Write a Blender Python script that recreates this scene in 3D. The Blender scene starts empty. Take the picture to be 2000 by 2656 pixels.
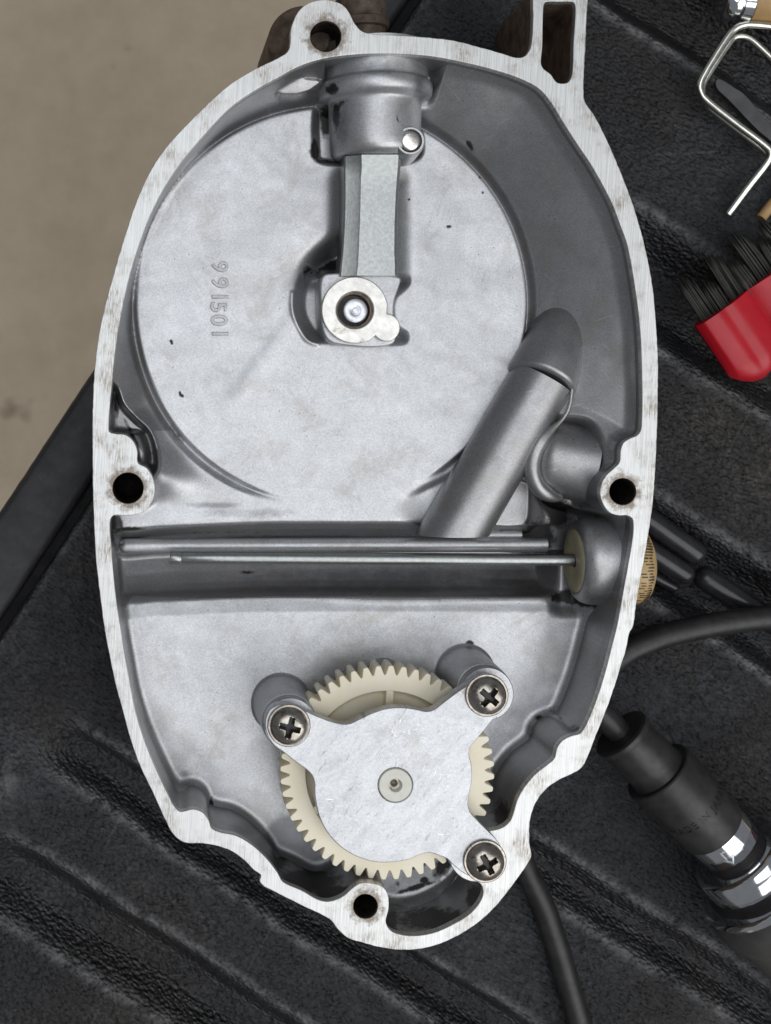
import bpy, bmesh, math, random
import numpy as np
from mathutils import Vector, Matrix

# ---------------------------------------------------------------- camera, world, light
# working unit: 0.1 mm.  q = place on the rim plane, z = height over the rim plane (down is negative)
U = 1e-4
NX, NY, D = 400.0, 1050.0, 3300.0
def W(x, y, z=0.0):
    return Vector(((x - 1000.0) * U, (1328.0 - y) * U, z * U))
def Q(px, py, z):                      # where a sighted point lies when it is at height z
    f = (D - z) / D
    return NX + (px - NX) * f, NY + (py - NY) * f
def QL(pts, z): return [Q(a, b, z) for a, b in pts]

scene = bpy.context.scene
col = scene.collection
cam_d = bpy.data.cameras.new("camera")
cam = bpy.data.objects.new("camera", cam_d); col.objects.link(cam)
cam.location = W(NX, NY, D)
cam.rotation_euler = (0, 0, 0)
cam_d.sensor_fit = 'VERTICAL'; cam_d.sensor_height = 36.0; cam_d.sensor_width = 27.1
cam_d.lens = 36.0 * D / 2656.0
cam_d.shift_x = (1000 - NX) / 2656.0
cam_d.shift_y = -(1328 - NY) / 2656.0
cam_d.clip_start = 0.01; cam_d.clip_end = 60
cam_d.dof.use_dof = True; cam_d.dof.focus_distance = (D + 60) * U; cam_d.dof.aperture_fstop = 20.0
scene.camera = cam
scene.render.resolution_x = 771; scene.render.resolution_y = 1024

wd = bpy.data.worlds.new("World"); scene.world = wd; wd.use_nodes = True
bg = wd.node_tree.nodes["Background"]
bg.inputs[0].default_value = (0.90, 0.94, 1.0, 1); bg.inputs[1].default_value = 0.19
def area(name, loc, target, size, power, colr):
    l = bpy.data.lights.new(name, 'AREA'); l.shape = 'RECTANGLE'; l.size, l.size_y = size
    l.energy = power; l.color = colr
    o = bpy.data.objects.new(name, l); col.objects.link(o); o.location = loc
    o.rotation_euler = (Vector(target) - Vector(loc)).to_track_quat('-Z', 'Y').to_euler()
    return o
area("door_light", (1.7, -1.7, 2.7), (0, 0, 0), (3.2, 3.2), 76, (0.985, 0.985, 0.985))
area("ceiling_light", (-0.24, 0.36, 3.4), (0, 0, 0), (2.4, 2.4), 36, (0.95, 0.97, 1.0))
vs = scene.view_settings
vs.view_transform = 'Standard'; vs.look = 'None'; vs.exposure = 0.0; vs.gamma = 1.0
vs.use_curve_mapping = False

# ---------------------------------------------------------------- material helpers
def newmat(name):
    m = bpy.data.materials.new(name); m.use_nodes = True
    nt = m.node_tree; nt.nodes.clear()
    out = nt.nodes.new('ShaderNodeOutputMaterial'); b = nt.nodes.new('ShaderNodeBsdfPrincipled')
    nt.links.new(b.outputs[0], out.inputs[0])
    return m, nt, b
class NT:
    def __init__(s, nt):
        s.nt = nt; tc = nt.nodes.new('ShaderNodeTexCoord'); s.co = tc.outputs['Object']
    def link(s, a, b): s.nt.links.new(a, b)
    def mapping(s, scale=(1, 1, 1), rot=(0, 0, 0), loc=(0, 0, 0)):
        n = s.nt.nodes.new('ShaderNodeMapping'); s.link(s.co, n.inputs[0])
        n.inputs['Scale'].default_value = scale; n.inputs['Rotation'].default_value = rot
        n.inputs['Location'].default_value = loc
        return n.outputs[0]
    def rmap(s, scale, ang, loc=(0, 0, 0)):
        r = s.mapping((1, 1, 1), (0, 0, ang)); n = s.nt.nodes.new('ShaderNodeMapping'); s.link(r, n.inputs[0])
        n.inputs['Scale'].default_value = scale; n.inputs['Location'].default_value = loc
        return n.outputs[0]
    def noise(s, scale, detail=4, rough=0.55, vec=None, dist=0.0):
        n = s.nt.nodes.new('ShaderNodeTexNoise'); s.link(vec or s.co, n.inputs['Vector'])
        n.inputs['Scale'].default_value = scale; n.inputs['Detail'].default_value = detail
        n.inputs['Roughness'].default_value = rough; n.inputs['Distortion'].default_value = dist
        return n.outputs['Fac']
    def voronoi(s, scale, vec=None, feature='F1'):
        n = s.nt.nodes.new('ShaderNodeTexVoronoi'); s.link(vec or s.co, n.inputs['Vector'])
        n.feature = feature; n.inputs['Scale'].default_value = scale
        return n.outputs['Distance']
    def ramp(s, fac, stops):
        n = s.nt.nodes.new('ShaderNodeValToRGB'); s.link(fac, n.inputs[0])
        e = n.color_ramp.elements
        while len(e) < len(stops): e.new(0.5)
        for k, (p, c) in enumerate(stops):
            e[k].position = p
            e[k].color = (c, c, c, 1) if not isinstance(c, tuple) else (*c, 1)
        return n.outputs[0]
    def mix(s, fac, a, b, mode='MIX'):
        n = s.nt.nodes.new('ShaderNodeMix'); n.data_type = 'RGBA'; n.blend_type = mode
        for sock, v in ((n.inputs[0], fac), (n.inputs[6], a), (n.inputs[7], b)):
            if hasattr(v, 'is_linked'): s.link(v, sock)
            elif isinstance(v, tuple): sock.default_value = (*v, 1)
            else: sock.default_value = v
        return n.outputs[2]
    def math(s, op, a, b=0.0):
        n = s.nt.nodes.new('ShaderNodeMath'); n.operation = op
        for sock, v in ((n.inputs[0], a), (n.inputs[1], b)):
            if hasattr(v, 'is_linked'): s.link(v, sock)
            else: sock.default_value = v
        return n.outputs[0]
    def attr(s, name):
        n = s.nt.nodes.new('ShaderNodeAttribute'); n.attribute_name = name
        return n.outputs['Fac']
    def bump(s, h, dist, strength=1.0, prev=None):
        n = s.nt.nodes.new('ShaderNodeBump'); s.link(h, n.inputs['Height'])
        n.inputs['Distance'].default_value = dist; n.inputs['Strength'].default_value = strength
        if prev: s.link(prev, n.inputs['Normal'])
        return n.outputs[0]

def cast_material(name, lo, hi, r0, r1, grime_shade=True, metal=0.92, speck=True):
    m, nt, b = newmat(name); t = NT(nt)
    big = t.noise(55, 5, 0.6); mid = t.noise(330, 5, 0.65); fine = t.noise(2600, 3, 0.6)
    f = t.math('ADD', t.math('MULTIPLY', big, 0.36), t.math('ADD', t.math('MULTIPLY', mid, 0.20), t.math('MULTIPLY', fine, 0.50)))
    c = t.ramp(f, [(0.34, lo), (0.76, hi)])
    cr = t.ramp(t.noise(2300, 2, 0.8), [(0.40, 0.84), (0.60, 1.06)])
    c = t.mix(0.8, c, cr, 'MULTIPLY')
    # brownish film here and there
    film = t.ramp(t.noise(70, 6, 0.75, None, 0.8), [(0.51, 0.0), (0.72, 0.50)])
    c = t.mix(film, c, (0.31, 0.275, 0.235))
    for k, a in enumerate((0.35, 1.25, 2.3)):
        hs = t.noise(1.0, 2, 0.5, t.rmap((2400, 90, 1), a, (k*5.0, k*2.0, 0)), 0.5)
        c = t.mix(t.ramp(hs, [(0.70, 0.0), (0.75, 0.35)]), c, (0.80, 0.81, 0.83) if k else (0.25, 0.25, 0.25))
    pits = t.math('MULTIPLY', t.ramp(t.voronoi(620), [(0.07, 1.0), (0.13, 0.0)]), t.ramp(t.noise(330, 3, 0.6), [(0.54, 0.0), (0.60, 0.8)]))
    c = t.mix(pits, c, (0.10, 0.095, 0.09))
    if speck:
        sp = t.ramp(t.noise(900, 3, 0.7), [(0.70, 0.0), (0.76, 0.75)])
        sp = t.math('MULTIPLY', sp, t.ramp(t.noise(60, 3), [(0.45, 0.0), (0.62, 1.0)]))
        c = t.mix(sp, c, (0.07, 0.065, 0.055))
    rough = t.ramp(t.noise(60, 6, 0.75), [(0.3, r0), (0.7, r1)])
    if grime_shade:
        g = t.attr('grime_shade')
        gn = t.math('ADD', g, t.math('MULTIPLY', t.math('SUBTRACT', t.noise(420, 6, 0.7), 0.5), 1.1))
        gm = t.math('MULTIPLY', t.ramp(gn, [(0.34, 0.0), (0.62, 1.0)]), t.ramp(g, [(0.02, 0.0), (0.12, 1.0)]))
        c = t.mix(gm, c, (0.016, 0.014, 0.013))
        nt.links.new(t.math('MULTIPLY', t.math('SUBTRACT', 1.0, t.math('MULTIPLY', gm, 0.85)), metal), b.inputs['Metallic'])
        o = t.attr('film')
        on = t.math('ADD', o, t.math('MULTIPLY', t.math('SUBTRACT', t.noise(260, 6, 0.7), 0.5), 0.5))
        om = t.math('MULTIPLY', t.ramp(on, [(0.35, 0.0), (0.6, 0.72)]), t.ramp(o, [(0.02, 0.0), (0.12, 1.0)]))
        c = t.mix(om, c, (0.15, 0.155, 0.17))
    else:
        b.inputs['Metallic'].default_value = metal
    nt.links.new(c, b.inputs['Base Color']); nt.links.new(rough, b.inputs['Roughness'])
    h = t.math('ADD', t.noise(4200, 3, 0.6), t.math('MULTIPLY', t.noise(900, 4, 0.6), 0.8))
    nt.links.new(t.bump(h, 0.000035, 0.6), b.inputs['Normal'])
    return m
M = {}
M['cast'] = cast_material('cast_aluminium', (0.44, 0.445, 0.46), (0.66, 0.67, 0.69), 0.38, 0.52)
M['cast_shaded'] = cast_material('cast_aluminium_shaded', (0.30, 0.30, 0.308), (0.46, 0.46, 0.472), 0.34, 0.48)  # same casting, darker: shade of slopes and recesses put into the base colour
M['digit'] = cast_material('cast_digit', (0.30, 0.30, 0.31), (0.50, 0.50, 0.52), 0.36, 0.5, grime_shade=False)
M['bar'] = cast_material('cast_bar', (0.44, 0.45, 0.45), (0.66, 0.67, 0.67), 0.34, 0.46, grime_shade=False)

def milled():
    m, nt, b = newmat('milled_rim'); t = NT(nt)
    st = t.noise(1.0, 4, 0.75, t.rmap((4300, 70, 1), 0.06))
    st2 = t.noise(1.0, 3, 0.6, t.rmap((2100, 40, 1), 0.06))
    c = t.ramp(t.math('ADD', t.math('MULTIPLY', st, 0.6), t.math('MULTIPLY', st2, 0.4)), [(0.34, (0.46, 0.47, 0.47)), (0.58, (0.78, 0.785, 0.775))])
    patch = t.ramp(t.noise(120, 5, 0.65), [(0.48, 0.0), (0.66, 1.0)])
    brk = t.ramp(t.noise(1.0, 5, 0.75, t.rmap((3000, 330, 1), 0.06)), [(0.42, 0.0), (0.60, 1.0)])
    stain = t.math('MULTIPLY', t.math('MULTIPLY', patch, brk), 0.85)
    c = t.mix(stain, c, (0.27, 0.215, 0.155))
    p2 = t.ramp(t.noise(210, 5, 0.7), [(0.62, 0.0), (0.76, 0.8)])
    b2 = t.ramp(t.noise(1.0, 4, 0.8, t.mapping((3400, 900, 1))), [(0.52, 0.0), (0.62, 0.8)])
    c = t.mix(t.math('MULTIPLY', p2, b2), c, (0.10, 0.10, 0.11))
    for hx, hy, hr in ((845, 94, 40), (332, 1266, 40), (1615.5, 1275, 34.5), (948, 2351, 31.5)):
        vd = nt.nodes.new('ShaderNodeVectorMath'); vd.operation = 'DISTANCE'; t.link(t.co, vd.inputs[0])
        w_ = W(hx, hy, 0); vd.inputs[1].default_value = (w_.x, w_.y, 0)
        near = t.math('SUBTRACT', 1.0, t.math('DIVIDE', t.math('SUBTRACT', vd.outputs['Value'], hr*U), 46*U))
        nn = t.math('ADD', near, t.math('MULTIPLY', t.math('SUBTRACT', t.noise(420, 5, 0.75), 0.5), 1.9))
        c = t.mix(t.math('MULTIPLY', t.ramp(nn, [(0.55, 0.0), (0.95, 0.8)]), t.ramp(near, [(0.0, 0.0), (0.3, 1.0)])), c, (0.17, 0.125, 0.085))
    pit = t.ramp(t.noise(1500, 2, 0.6), [(0.71, 0.0), (0.76, 0.6)])
    c = t.mix(pit, c, (0.12, 0.11, 0.10))
    nt.links.new(c, b.inputs['Base Color'])
    nt.links.new(t.math('SUBTRACT', 0.88, t.math('MULTIPLY', stain, 0.6)), b.inputs['Metallic'])
    nt.links.new(t.ramp(st2, [(0.3, 0.40), (0.7, 0.56)]), b.inputs['Roughness'])
    nt.links.new(t.bump(st, 0.00005, 0.5), b.inputs['Normal'])
    return m
M['rim'] = milled()

def simple(name, c1, c2, scale, rough=(0.4, 0.55), metal=0.0, bump=0.0, bscale=2000, extra=None):
    m, nt, b = newmat(name); t = NT(nt)
    c = t.ramp(t.noise(scale, 5, 0.65), [(0.35, c1), (0.65, c2)])
    if extra:
        sc, lo, hi, ec = extra
        c = t.mix(t.ramp(t.noise(sc, 5, 0.7), [(lo, 0.0), (hi, 1.0)]), c, ec)
    nt.links.new(c, b.inputs['Base Color'])
    nt.links.new(t.ramp(t.noise(scale * 2.3, 4), [(0.3, rough[0]), (0.7, rough[1])]), b.inputs['Roughness'])
    b.inputs['Metallic'].default_value = metal
    if bump: nt.links.new(t.bump(t.noise(bscale, 4, 0.6), bump), b.inputs['Normal'])
    return m, nt, b, t
M['outer'] = simple('dirty_outside', (0.05, 0.035, 0.026), (0.16, 0.115, 0.085), 260, (0.55, 0.8), 0.25, 0.00008, 1500, (700, 0.62, 0.72, (0.22, 0.19, 0.16)))[0]
M['slot'] = simple('oily_slot', (0.08, 0.055, 0.042), (0.24, 0.18, 0.14), 200, (0.3, 0.5), 0.4, 0.00008, 1200, (420, 0.60, 0.72, (0.36, 0.32, 0.28)))[0]
M['hole'] = simple('threaded_hole', (0.012, 0.010, 0.009), (0.045, 0.034, 0.028), 500, (0.4, 0.6), 0.5, 0.0001, 900)[0]
M['black'] = simple('deep_black', (0.008, 0.008, 0.008), (0.02, 0.019, 0.018), 500, (0.35, 0.5))[0]  # for lettering, and for shade painted into bores, gaps and recesses
M['nylon'] = simple('cream_nylon', (0.90, 0.81, 0.60), (0.94, 0.88, 0.72), 120, (0.38, 0.5), 0.0, 0.00002, 1200, (240, 0.64, 0.84, (0.58, 0.40, 0.20)))[0]
M['nylon_hub'] = simple('white_nylon', (0.72, 0.72, 0.63), (0.80, 0.80, 0.72), 500, (0.4, 0.5), 0.0, 0.0, 2000, (500, 0.66, 0.78, (0.30, 0.22, 0.12)))[0]
M['tan_washer'] = simple('tan_washer', (0.36, 0.31, 0.20), (0.46, 0.41, 0.28), 300, (0.4, 0.55), 0.0, 0.0)[0]
M['zinc'] = simple('zinc_steel', (0.33, 0.345, 0.34), (0.42, 0.435, 0.43), 1100, (0.3, 0.42), 1.0, 0.00004, 1800)[0]
M['screw'] = simple('screw_steel', (0.30, 0.27, 0.24), (0.50, 0.46, 0.41), 400, (0.2, 0.32), 1.0, 0.00003, 1500, (520, 0.58, 0.72, (0.12, 0.095, 0.075)))[0]
M['pin'] = simple('pin_steel', (0.68, 0.64, 0.60), (0.80, 0.77, 0.74), 600, (0.22, 0.34), 1.0, 0.00002, 1500)[0]
M['pin_white'] = simple('plunger_steel', (0.60, 0.62, 0.66), (0.74, 0.76, 0.80), 600, (0.3, 0.42), 0.8)[0]
M['cam'] = simple('lifter_cap', (0.60, 0.59, 0.56), (0.80, 0.79, 0.75), 330, (0.34, 0.46), 0.9, 0.00003, 2200, (260, 0.60, 0.74, (0.34, 0.25, 0.16)))[0]
M['rust_ring'] = simple('oily_ring', (0.16, 0.11, 0.07), (0.42, 0.35, 0.28), 420, (0.3, 0.4), 0.7)[0]
M['chrome'] = simple('chrome', (0.72, 0.73, 0.75), (0.80, 0.81, 0.83), 300, (0.07, 0.13), 1.0)[0]
M['wire'] = simple('plated_wire', (0.62, 0.62, 0.56), (0.76, 0.75, 0.68), 300, (0.16, 0.24), 1.0)[0]
M['rubber'] = simple('black_rubber', (0.012, 0.011, 0.011), (0.026, 0.024, 0.024), 260, (0.38, 0.5), 0.0, 0.00003, 2500)[0]
M['blk_steel'] = simple('black_oxide', (0.020, 0.018, 0.019), (0.036, 0.033, 0.034), 240, (0.36, 0.48), 0.1, 0.00003, 2500)[0]
M['gray_body'] = simple('grey_body', (0.05, 0.05, 0.045), (0.07, 0.07, 0.065), 150, (0.5, 0.6))[0]
M['red'] = simple('red_vinyl', (0.42, 0.006, 0.016), (0.50, 0.010, 0.022), 120, (0.32, 0.42), 0.0, 0.00002, 1500)[0]
M['prong'] = simple('dark_key', (0.035, 0.034, 0.030), (0.07, 0.068, 0.060), 200, (0.4, 0.5), 0.5)[0]
M['blade'] = simple('grey_blade', (0.07, 0.07, 0.07), (0.10, 0.10, 0.10), 150, (0.4, 0.5), 0.6)[0]
M['wood'] = simple('wood', (0.36, 0.22, 0.09), (0.50, 0.32, 0.14), 130, (0.45, 0.6))[0]
M['dial'] = simple('tan_dial', (0.42, 0.29, 0.13), (0.52, 0.37, 0.18), 200, (0.45, 0.6))[0]
M['ink'] = simple('dark_ink', (0.05, 0.03, 0.015), (0.10, 0.06, 0.03), 900, (0.5, 0.6))[0]

def plate_material():
    m, nt, b = newmat('scratched_plate'); t = NT(nt)
    f = t.math('ADD', t.math('MULTIPLY', t.noise(140, 6, 0.7, None, 0.8), 0.6), t.math('MULTIPLY', t.noise(900, 4, 0.7), 0.4))
    c = t.ramp(f, [(0.38, (0.44, 0.45, 0.47)), (0.62, (0.66, 0.675, 0.70))])
    sc = None
    for k, (a, r) in enumerate(((0.2, 0.73), (0.9, 0.74), (1.5, 0.72), (2.1, 0.73), (2.75, 0.74))):
        n = t.noise(1.0, 2, 0.5, t.rmap((2300, 90 + 70*k, 1), a, (k * 3.1, k * 1.7, 0)), 1.4)
        q_ = t.ramp(n, [(r - 0.03, 0.0), (r, 0.75)])
        sc = q_ if sc is None else t.math('MAXIMUM', sc, q_)
    sc = t.math('MULTIPLY', sc, t.ramp(t.noise(70, 3), [(0.42, 0.15), (0.60, 1.0)]))
    sm = t.ramp(t.noise(1.0, 5, 0.7, t.rmap((160, 60, 1), 0.8), 1.2), [(0.40, 0.0), (0.66, 0.55)])
    c = t.mix(sm, c, (0.74, 0.75, 0.77))
    dk = t.ramp(t.noise(1.0, 3, 0.6, t.rmap((1500, 300, 1), 0.6, (9, 4, 0)), 0.8), [(0.60, 0.0), (0.70, 0.6)])
    c = t.mix(dk, c, (0.22, 0.22, 0.23))
    c = t.mix(t.ramp(t.noise(1800, 3, 0.8), [(0.40, 0.25), (0.6, 0.0)]), c, (0.30, 0.30, 0.31))
    st = t.ramp(t.noise(60, 5, 0.7), [(0.56, 0.0), (0.72, 0.4)])
    c = t.mix(st, c, (0.33, 0.31, 0.28))
    c = t.mix(sc, c, (0.93, 0.94, 0.95))
    nt.links.new(c, b.inputs['Base Color']); b.inputs['Metallic'].default_value = 0.9
    nt.links.new(t.ramp(f, [(0.35, 0.40), (0.65, 0.52)]), b.inputs['Roughness'])
    nt.links.new(t.bump(f, 0.00004, 0.6), b.inputs['Normal'])
    return m
M['plate'] = plate_material()

def liner_material():
    m, nt, b = newmat('bed_liner_plastic'); t = NT(nt)
    mp = t.rmap((1, 1.55, 1), 0.58)
    g1 = t.voronoi(760, mp, 'SMOOTH_F1'); g2 = t.noise(1300, 4, 0.7, mp); g3 = t.noise(260, 4, 0.6)
    h = t.math('SUBTRACT', t.math('ADD', t.math('MULTIPLY', g2, 0.5), t.math('MULTIPLY', g3, 0.9)), t.math('MULTIPLY', g1, 1.1))
    peb = t.ramp(t.math('ADD', g1, t.math('MULTIPLY', t.math('SUBTRACT', g2, 0.5), 0.7)), [(0.18, 1.0), (0.62, 0.15)])
    area_ = t.ramp(t.noise(26, 5, 0.65, None, 0.5), [(0.44, 0.10), (0.68, 1.0)])
    dust_relief = t.math('MULTIPLY', peb, area_)  # dust patches, with pebble relief shading painted in as light tops
    tint = t.mix(t.ramp(t.noise(14, 3), [(0.45, 0.0), (0.6, 1.0)]), (0.062, 0.067, 0.080), (0.090, 0.078, 0.064))
    c = t.mix(dust_relief, (0.0070, 0.0072, 0.0085), tint)
    crumb = t.math('MULTIPLY', t.ramp(t.noise(560, 5, 0.8), [(0.47, 0.0), (0.53, 0.95)]), t.ramp(t.noise(17, 4, 0.6), [(0.47, 0.0), (0.55, 1.0)]))
    c = t.mix(crumb, c, (0.005, 0.0045, 0.0045))
    sp = t.ramp(t.noise(1500, 3, 0.75), [(0.69, 0.0), (0.74, 0.6)])
    c = t.mix(sp, c, (0.20, 0.185, 0.17))
    for a, r in ((0.5, 0.735), (1.5, 0.74), (2.2, 0.745)):
        scr = t.ramp(t.noise(1.0, 2, 0.5, t.rmap((700, 22, 1), a), 0.5), [(r - 0.02, 0.0), (r, 0.22)])
        c = t.mix(scr, c, (0.17, 0.17, 0.175))
    wr = t.attr('wear')
    wm = t.math('MULTIPLY', wr, t.ramp(t.noise(170, 6, 0.8), [(0.40, 0.0), (0.62, 0.85)]))
    c = t.mix(wm, c, (0.19, 0.19, 0.195))
    nt.links.new(c, b.inputs['Base Color'])
    nt.links.new(t.ramp(g3, [(0.3, 0.25), (0.7, 0.40)]), b.inputs['Roughness'])
    b.inputs['Specular IOR Level'].default_value = 0.65
    nt.links.new(t.bump(h, 0.0011, 1.0), b.inputs['Normal'])
    return m
M['liner'] = liner_material()
M['liner_smooth'] = simple('liner_edge_plastic', (0.012, 0.012, 0.014), (0.026, 0.026, 0.029), 120, (0.5, 0.62), 0.0, 0.0001, 1800, (260, 0.64, 0.80, (0.08, 0.07, 0.06)))[0]
M['liner_gloss'] = simple('rib_plastic', (0.014, 0.014, 0.016), (0.024, 0.024, 0.027), 200, (0.22, 0.32), 0.0)[0]

def concrete_material():
    m, nt, b = newmat('concrete'); t = NT(nt)
    f = t.math('ADD', t.math('MULTIPLY', t.noise(7, 6, 0.6), 0.6), t.math('MULTIPLY', t.noise(60, 5, 0.7), 0.4))
    c = t.ramp(f, [(0.36, (0.49, 0.40, 0.29)), (0.66, (0.63, 0.525, 0.395))])
    s = t.ramp(t.noise(22, 3, 0.5), [(0.70, 0.0), (0.77, 0.6)])
    c = t.mix(s, c, (0.15, 0.10, 0.06))
    nt.links.new(c, b.inputs['Base Color']); b.inputs['Roughness'].default_value = 0.85
    nt.links.new(t.bump(t.noise(200, 4), 0.001, 0.5), b.inputs['Normal'])
    return m
M['concrete'] = concrete_material()

# ---------------------------------------------------------------- object helpers
def link(o, parent=None):
    col.objects.link(o)
    if parent is not None:
        o.parent = parent
        w = Vector((0, 0, 0)); p = parent
        while p is not None: w += p.location; p = p.parent
        o.location = -w
    return o
def mesh_obj(name, verts, faces, mat, parent=None, smooth=True, angle=None):
    me = bpy.data.meshes.new(name)
    me.from_pydata([tuple(v) for v in verts], [], faces); me.update()
    me.materials.append(M[mat] if isinstance(mat, str) else mat)
    if smooth:
        me.shade_smooth()
        if angle: me.set_sharp_from_angle(angle=math.radians(angle))
    return link(bpy.data.objects.new(name, me), parent)
def empty(name, loc, label, cat, group=None):
    o = bpy.data.objects.new(name, None); col.objects.link(o); o.location = loc
    o.empty_display_size = 0.01
    o['label'] = label; o['category'] = cat
    if group: o['group'] = group
    return o
def smooth_loop(pts, step=7.0, closed=True):
    P = np.array(pts, float); n = len(P); out = []
    rng = range(n if closed else n - 1)
    for i in rng:
        if closed: p0, p1, p2, p3 = P[i-1], P[i], P[(i+1) % n], P[(i+2) % n]
        else: p0, p1, p2, p3 = P[max(i-1, 0)], P[i], P[i+1], P[min(i+2, n-1)]
        L = np.linalg.norm(p2 - p1); k = max(1, int(round(L / step)))
        # centripetal Catmull-Rom
        a = 0.5
        t0 = 0.0; t1 = t0 + max(np.linalg.norm(p1 - p0), 1e-3) ** a
        t2 = t1 + max(L, 1e-3) ** a; t3 = t2 + max(np.linalg.norm(p3 - p2), 1e-3) ** a
        for j in range(k):
            t = t1 + (t2 - t1) * j / k
            A1 = (t1-t)/(t1-t0)*p0 + (t-t0)/(t1-t0)*p1; A2 = (t2-t)/(t2-t1)*p1 + (t-t1)/(t2-t1)*p2
            A3 = (t3-t)/(t3-t2)*p2 + (t-t2)/(t3-t2)*p3
            B1 = (t2-t)/(t2-t0)*A1 + (t-t0)/(t2-t0)*A2; B2 = (t3-t)/(t3-t1)*A2 + (t-t1)/(t3-t1)*A3
            out.append((t2-t)/(t2-t1)*B1 + (t-t1)/(t2-t1)*B2)
    if not closed: out.append(P[-1])
    return np.array(out)
def circle(cx, cy, r, n=48, a0=0.0):
    return np.array([(cx + r*math.cos(a0 + 2*math.pi*k/n), cy + r*math.sin(a0 + 2*math.pi*k/n)) for k in range(n)])
def slab(name, loops, z0, z1, mat, parent, bevel=1.5, angle=40, bres=2):
    """flat shape with holes between heights z0 and z1, edges slightly rounded"""
    cu = bpy.data.curves.new(name, 'CURVE'); cu.dimensions = '2D'; cu.fill_mode = 'BOTH'
    for L in loops:
        sp = cu.splines.new('POLY'); sp.points.add(len(L) - 1); sp.use_cyclic_u = True
        for p, (x, y) in zip(sp.points, L):
            w = W(x, y); p.co = (w.x, w.y, 0, 1)
    b = bevel * U
    cu.extrude = (z1 - z0) * U / 2 - b; cu.bevel_depth = b; cu.bevel_resolution = bres; cu.offset = -b
    tmp = bpy.data.objects.new(name + '_tmp', cu); col.objects.link(tmp)
    dg = bpy.context.evaluated_depsgraph_get()
    me = bpy.data.meshes.new_from_object(tmp.evaluated_get(dg))
    bpy.data.objects.remove(tmp); bpy.data.curves.remove(cu)
    me.transform(Matrix.Translation((0, 0, (z0 + z1) * U / 2)))
    me.materials.clear(); me.materials.append(M[mat])
    me.name = name; me.shade_smooth(); me.set_sharp_from_angle(angle=math.radians(angle))
    return link(bpy.data.objects.new(name, me), parent)
def strip(name, loops, mat, parent, cap_bottom=False, angle=50):
    """closed wall through a list of (loop, z); loops have equal length"""
    V = []; F = []; n = len(loops[0][0])
    for L, z in loops: V += [W(x, y, z) for x, y in L]
    for r in range(len(loops) - 1):
        for i in range(n):
            j = (i + 1) % n
            F.append((r*n + i, r*n + j, (r+1)*n + j, (r+1)*n + i))
    if cap_bottom: F.append(tuple(range((len(loops)-1)*n, len(loops)*n)))
    return mesh_obj(name, V, F, mat, parent, True, angle)
def lathe(name, profile, origin, axis, mat, parent, seg=48, angle=40, cap=True, up=None):
    """profile of (distance along axis, radius) around a line; origin & axis in q,z units"""
    a = Vector(axis).normalized(); ref = Vector(up) if up else (Vector((0, 0, 1)) if abs(a.z) < 0.9 else Vector((1, 0, 0)))
    u = (ref - a * ref.dot(a)).normalized(); v = a.cross(u)
    V = []; F = []
    for s, r in profile:
        for k in range(seg):
            th = 2*math.pi*k/seg
            p = Vector(origin) + a*s + (u*math.cos(th) + v*math.sin(th)) * r
            V.append(W(*p))
    for i in range(len(profile)-1):
        for k in range(seg):
            j = (k+1) % seg
            F.append((i*seg+k, i*seg+j, (i+1)*seg+j, (i+1)*seg+k))
    if cap:
        F.append(tuple(range(seg))); F.append(tuple(range((len(profile)-1)*seg, len(profile)*seg)))
    o = mesh_obj(name, V, F, mat, parent, True, angle)
    bm = bmesh.new(); bm.from_mesh(o.data); bmesh.ops.recalc_face_normals(bm, faces=bm.faces); bm.to_mesh(o.data); bm.free()
    return o
def tube(name, pts, r, mat, parent, seg=16, step=12, caps=True):
    P = np.array(pts, float)
    n = len(P); out = smooth_loop3(P, step)
    V = []; F = []; N = len(out)
    prev = None
    rr = r if hasattr(r, '__len__') else [r] * N
    for i in range(N):
        t = Vector(out[min(i+1, N-1)] - out[max(i-1, 0)]).normalized()
        if prev is None:
            ref = Vector((0, 0, 1)) if abs(t.z) < 0.9 else Vector((1, 0, 0))
            u = (ref - t*ref.dot(t)).normalized()
        else: u = (prev - t*prev.dot(t)).normalized()
        prev = u; v = t.cross(u)
        for k in range(seg):
            th = 2*math.pi*k/seg
            V.append(W(*(Vector(out[i]) + (u*math.cos(th) + v*math.sin(th)) * rr[min(i, len(rr)-1)])))
    for i in range(N-1):
        for k in range(seg):
            j = (k+1) % seg
            F.append((i*seg+k, i*seg+j, (i+1)*seg+j, (i+1)*seg+k))
    if caps: F.append(tuple(range(seg))); F.append(tuple(range((N-1)*seg, N*seg)))
    o = mesh_obj(name, V, F, mat, parent, True, 50)
    bm = bmesh.new(); bm.from_mesh(o.data); bmesh.ops.recalc_face_normals(bm, faces=bm.faces); bm.to_mesh(o.data); bm.free()
    return o
def smooth_loop3(P, step):
    out = []
    n = len(P)
    for i in range(n-1):
        p0, p1, p2, p3 = P[max(i-1, 0)], P[i], P[i+1], P[min(i+2, n-1)]
        k = max(1, int(np.linalg.norm(p2-p1)/step))
        for j in range(k):
            t = j/k
            out.append(0.5*((2*p1) + (p2-p0)*t + (2*p0-5*p1+4*p2-p3)*t*t + (3*p1-p0-3*p2+p3)*t**3))
    out.append(P[-1]); return out
def bead(rad, n=6):  # quarter-round profile helper
    return [(rad*(1-math.cos(math.pi/2*k/n)), rad*math.sin(math.pi/2*k/n)) for k in range(n+1)]

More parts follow.
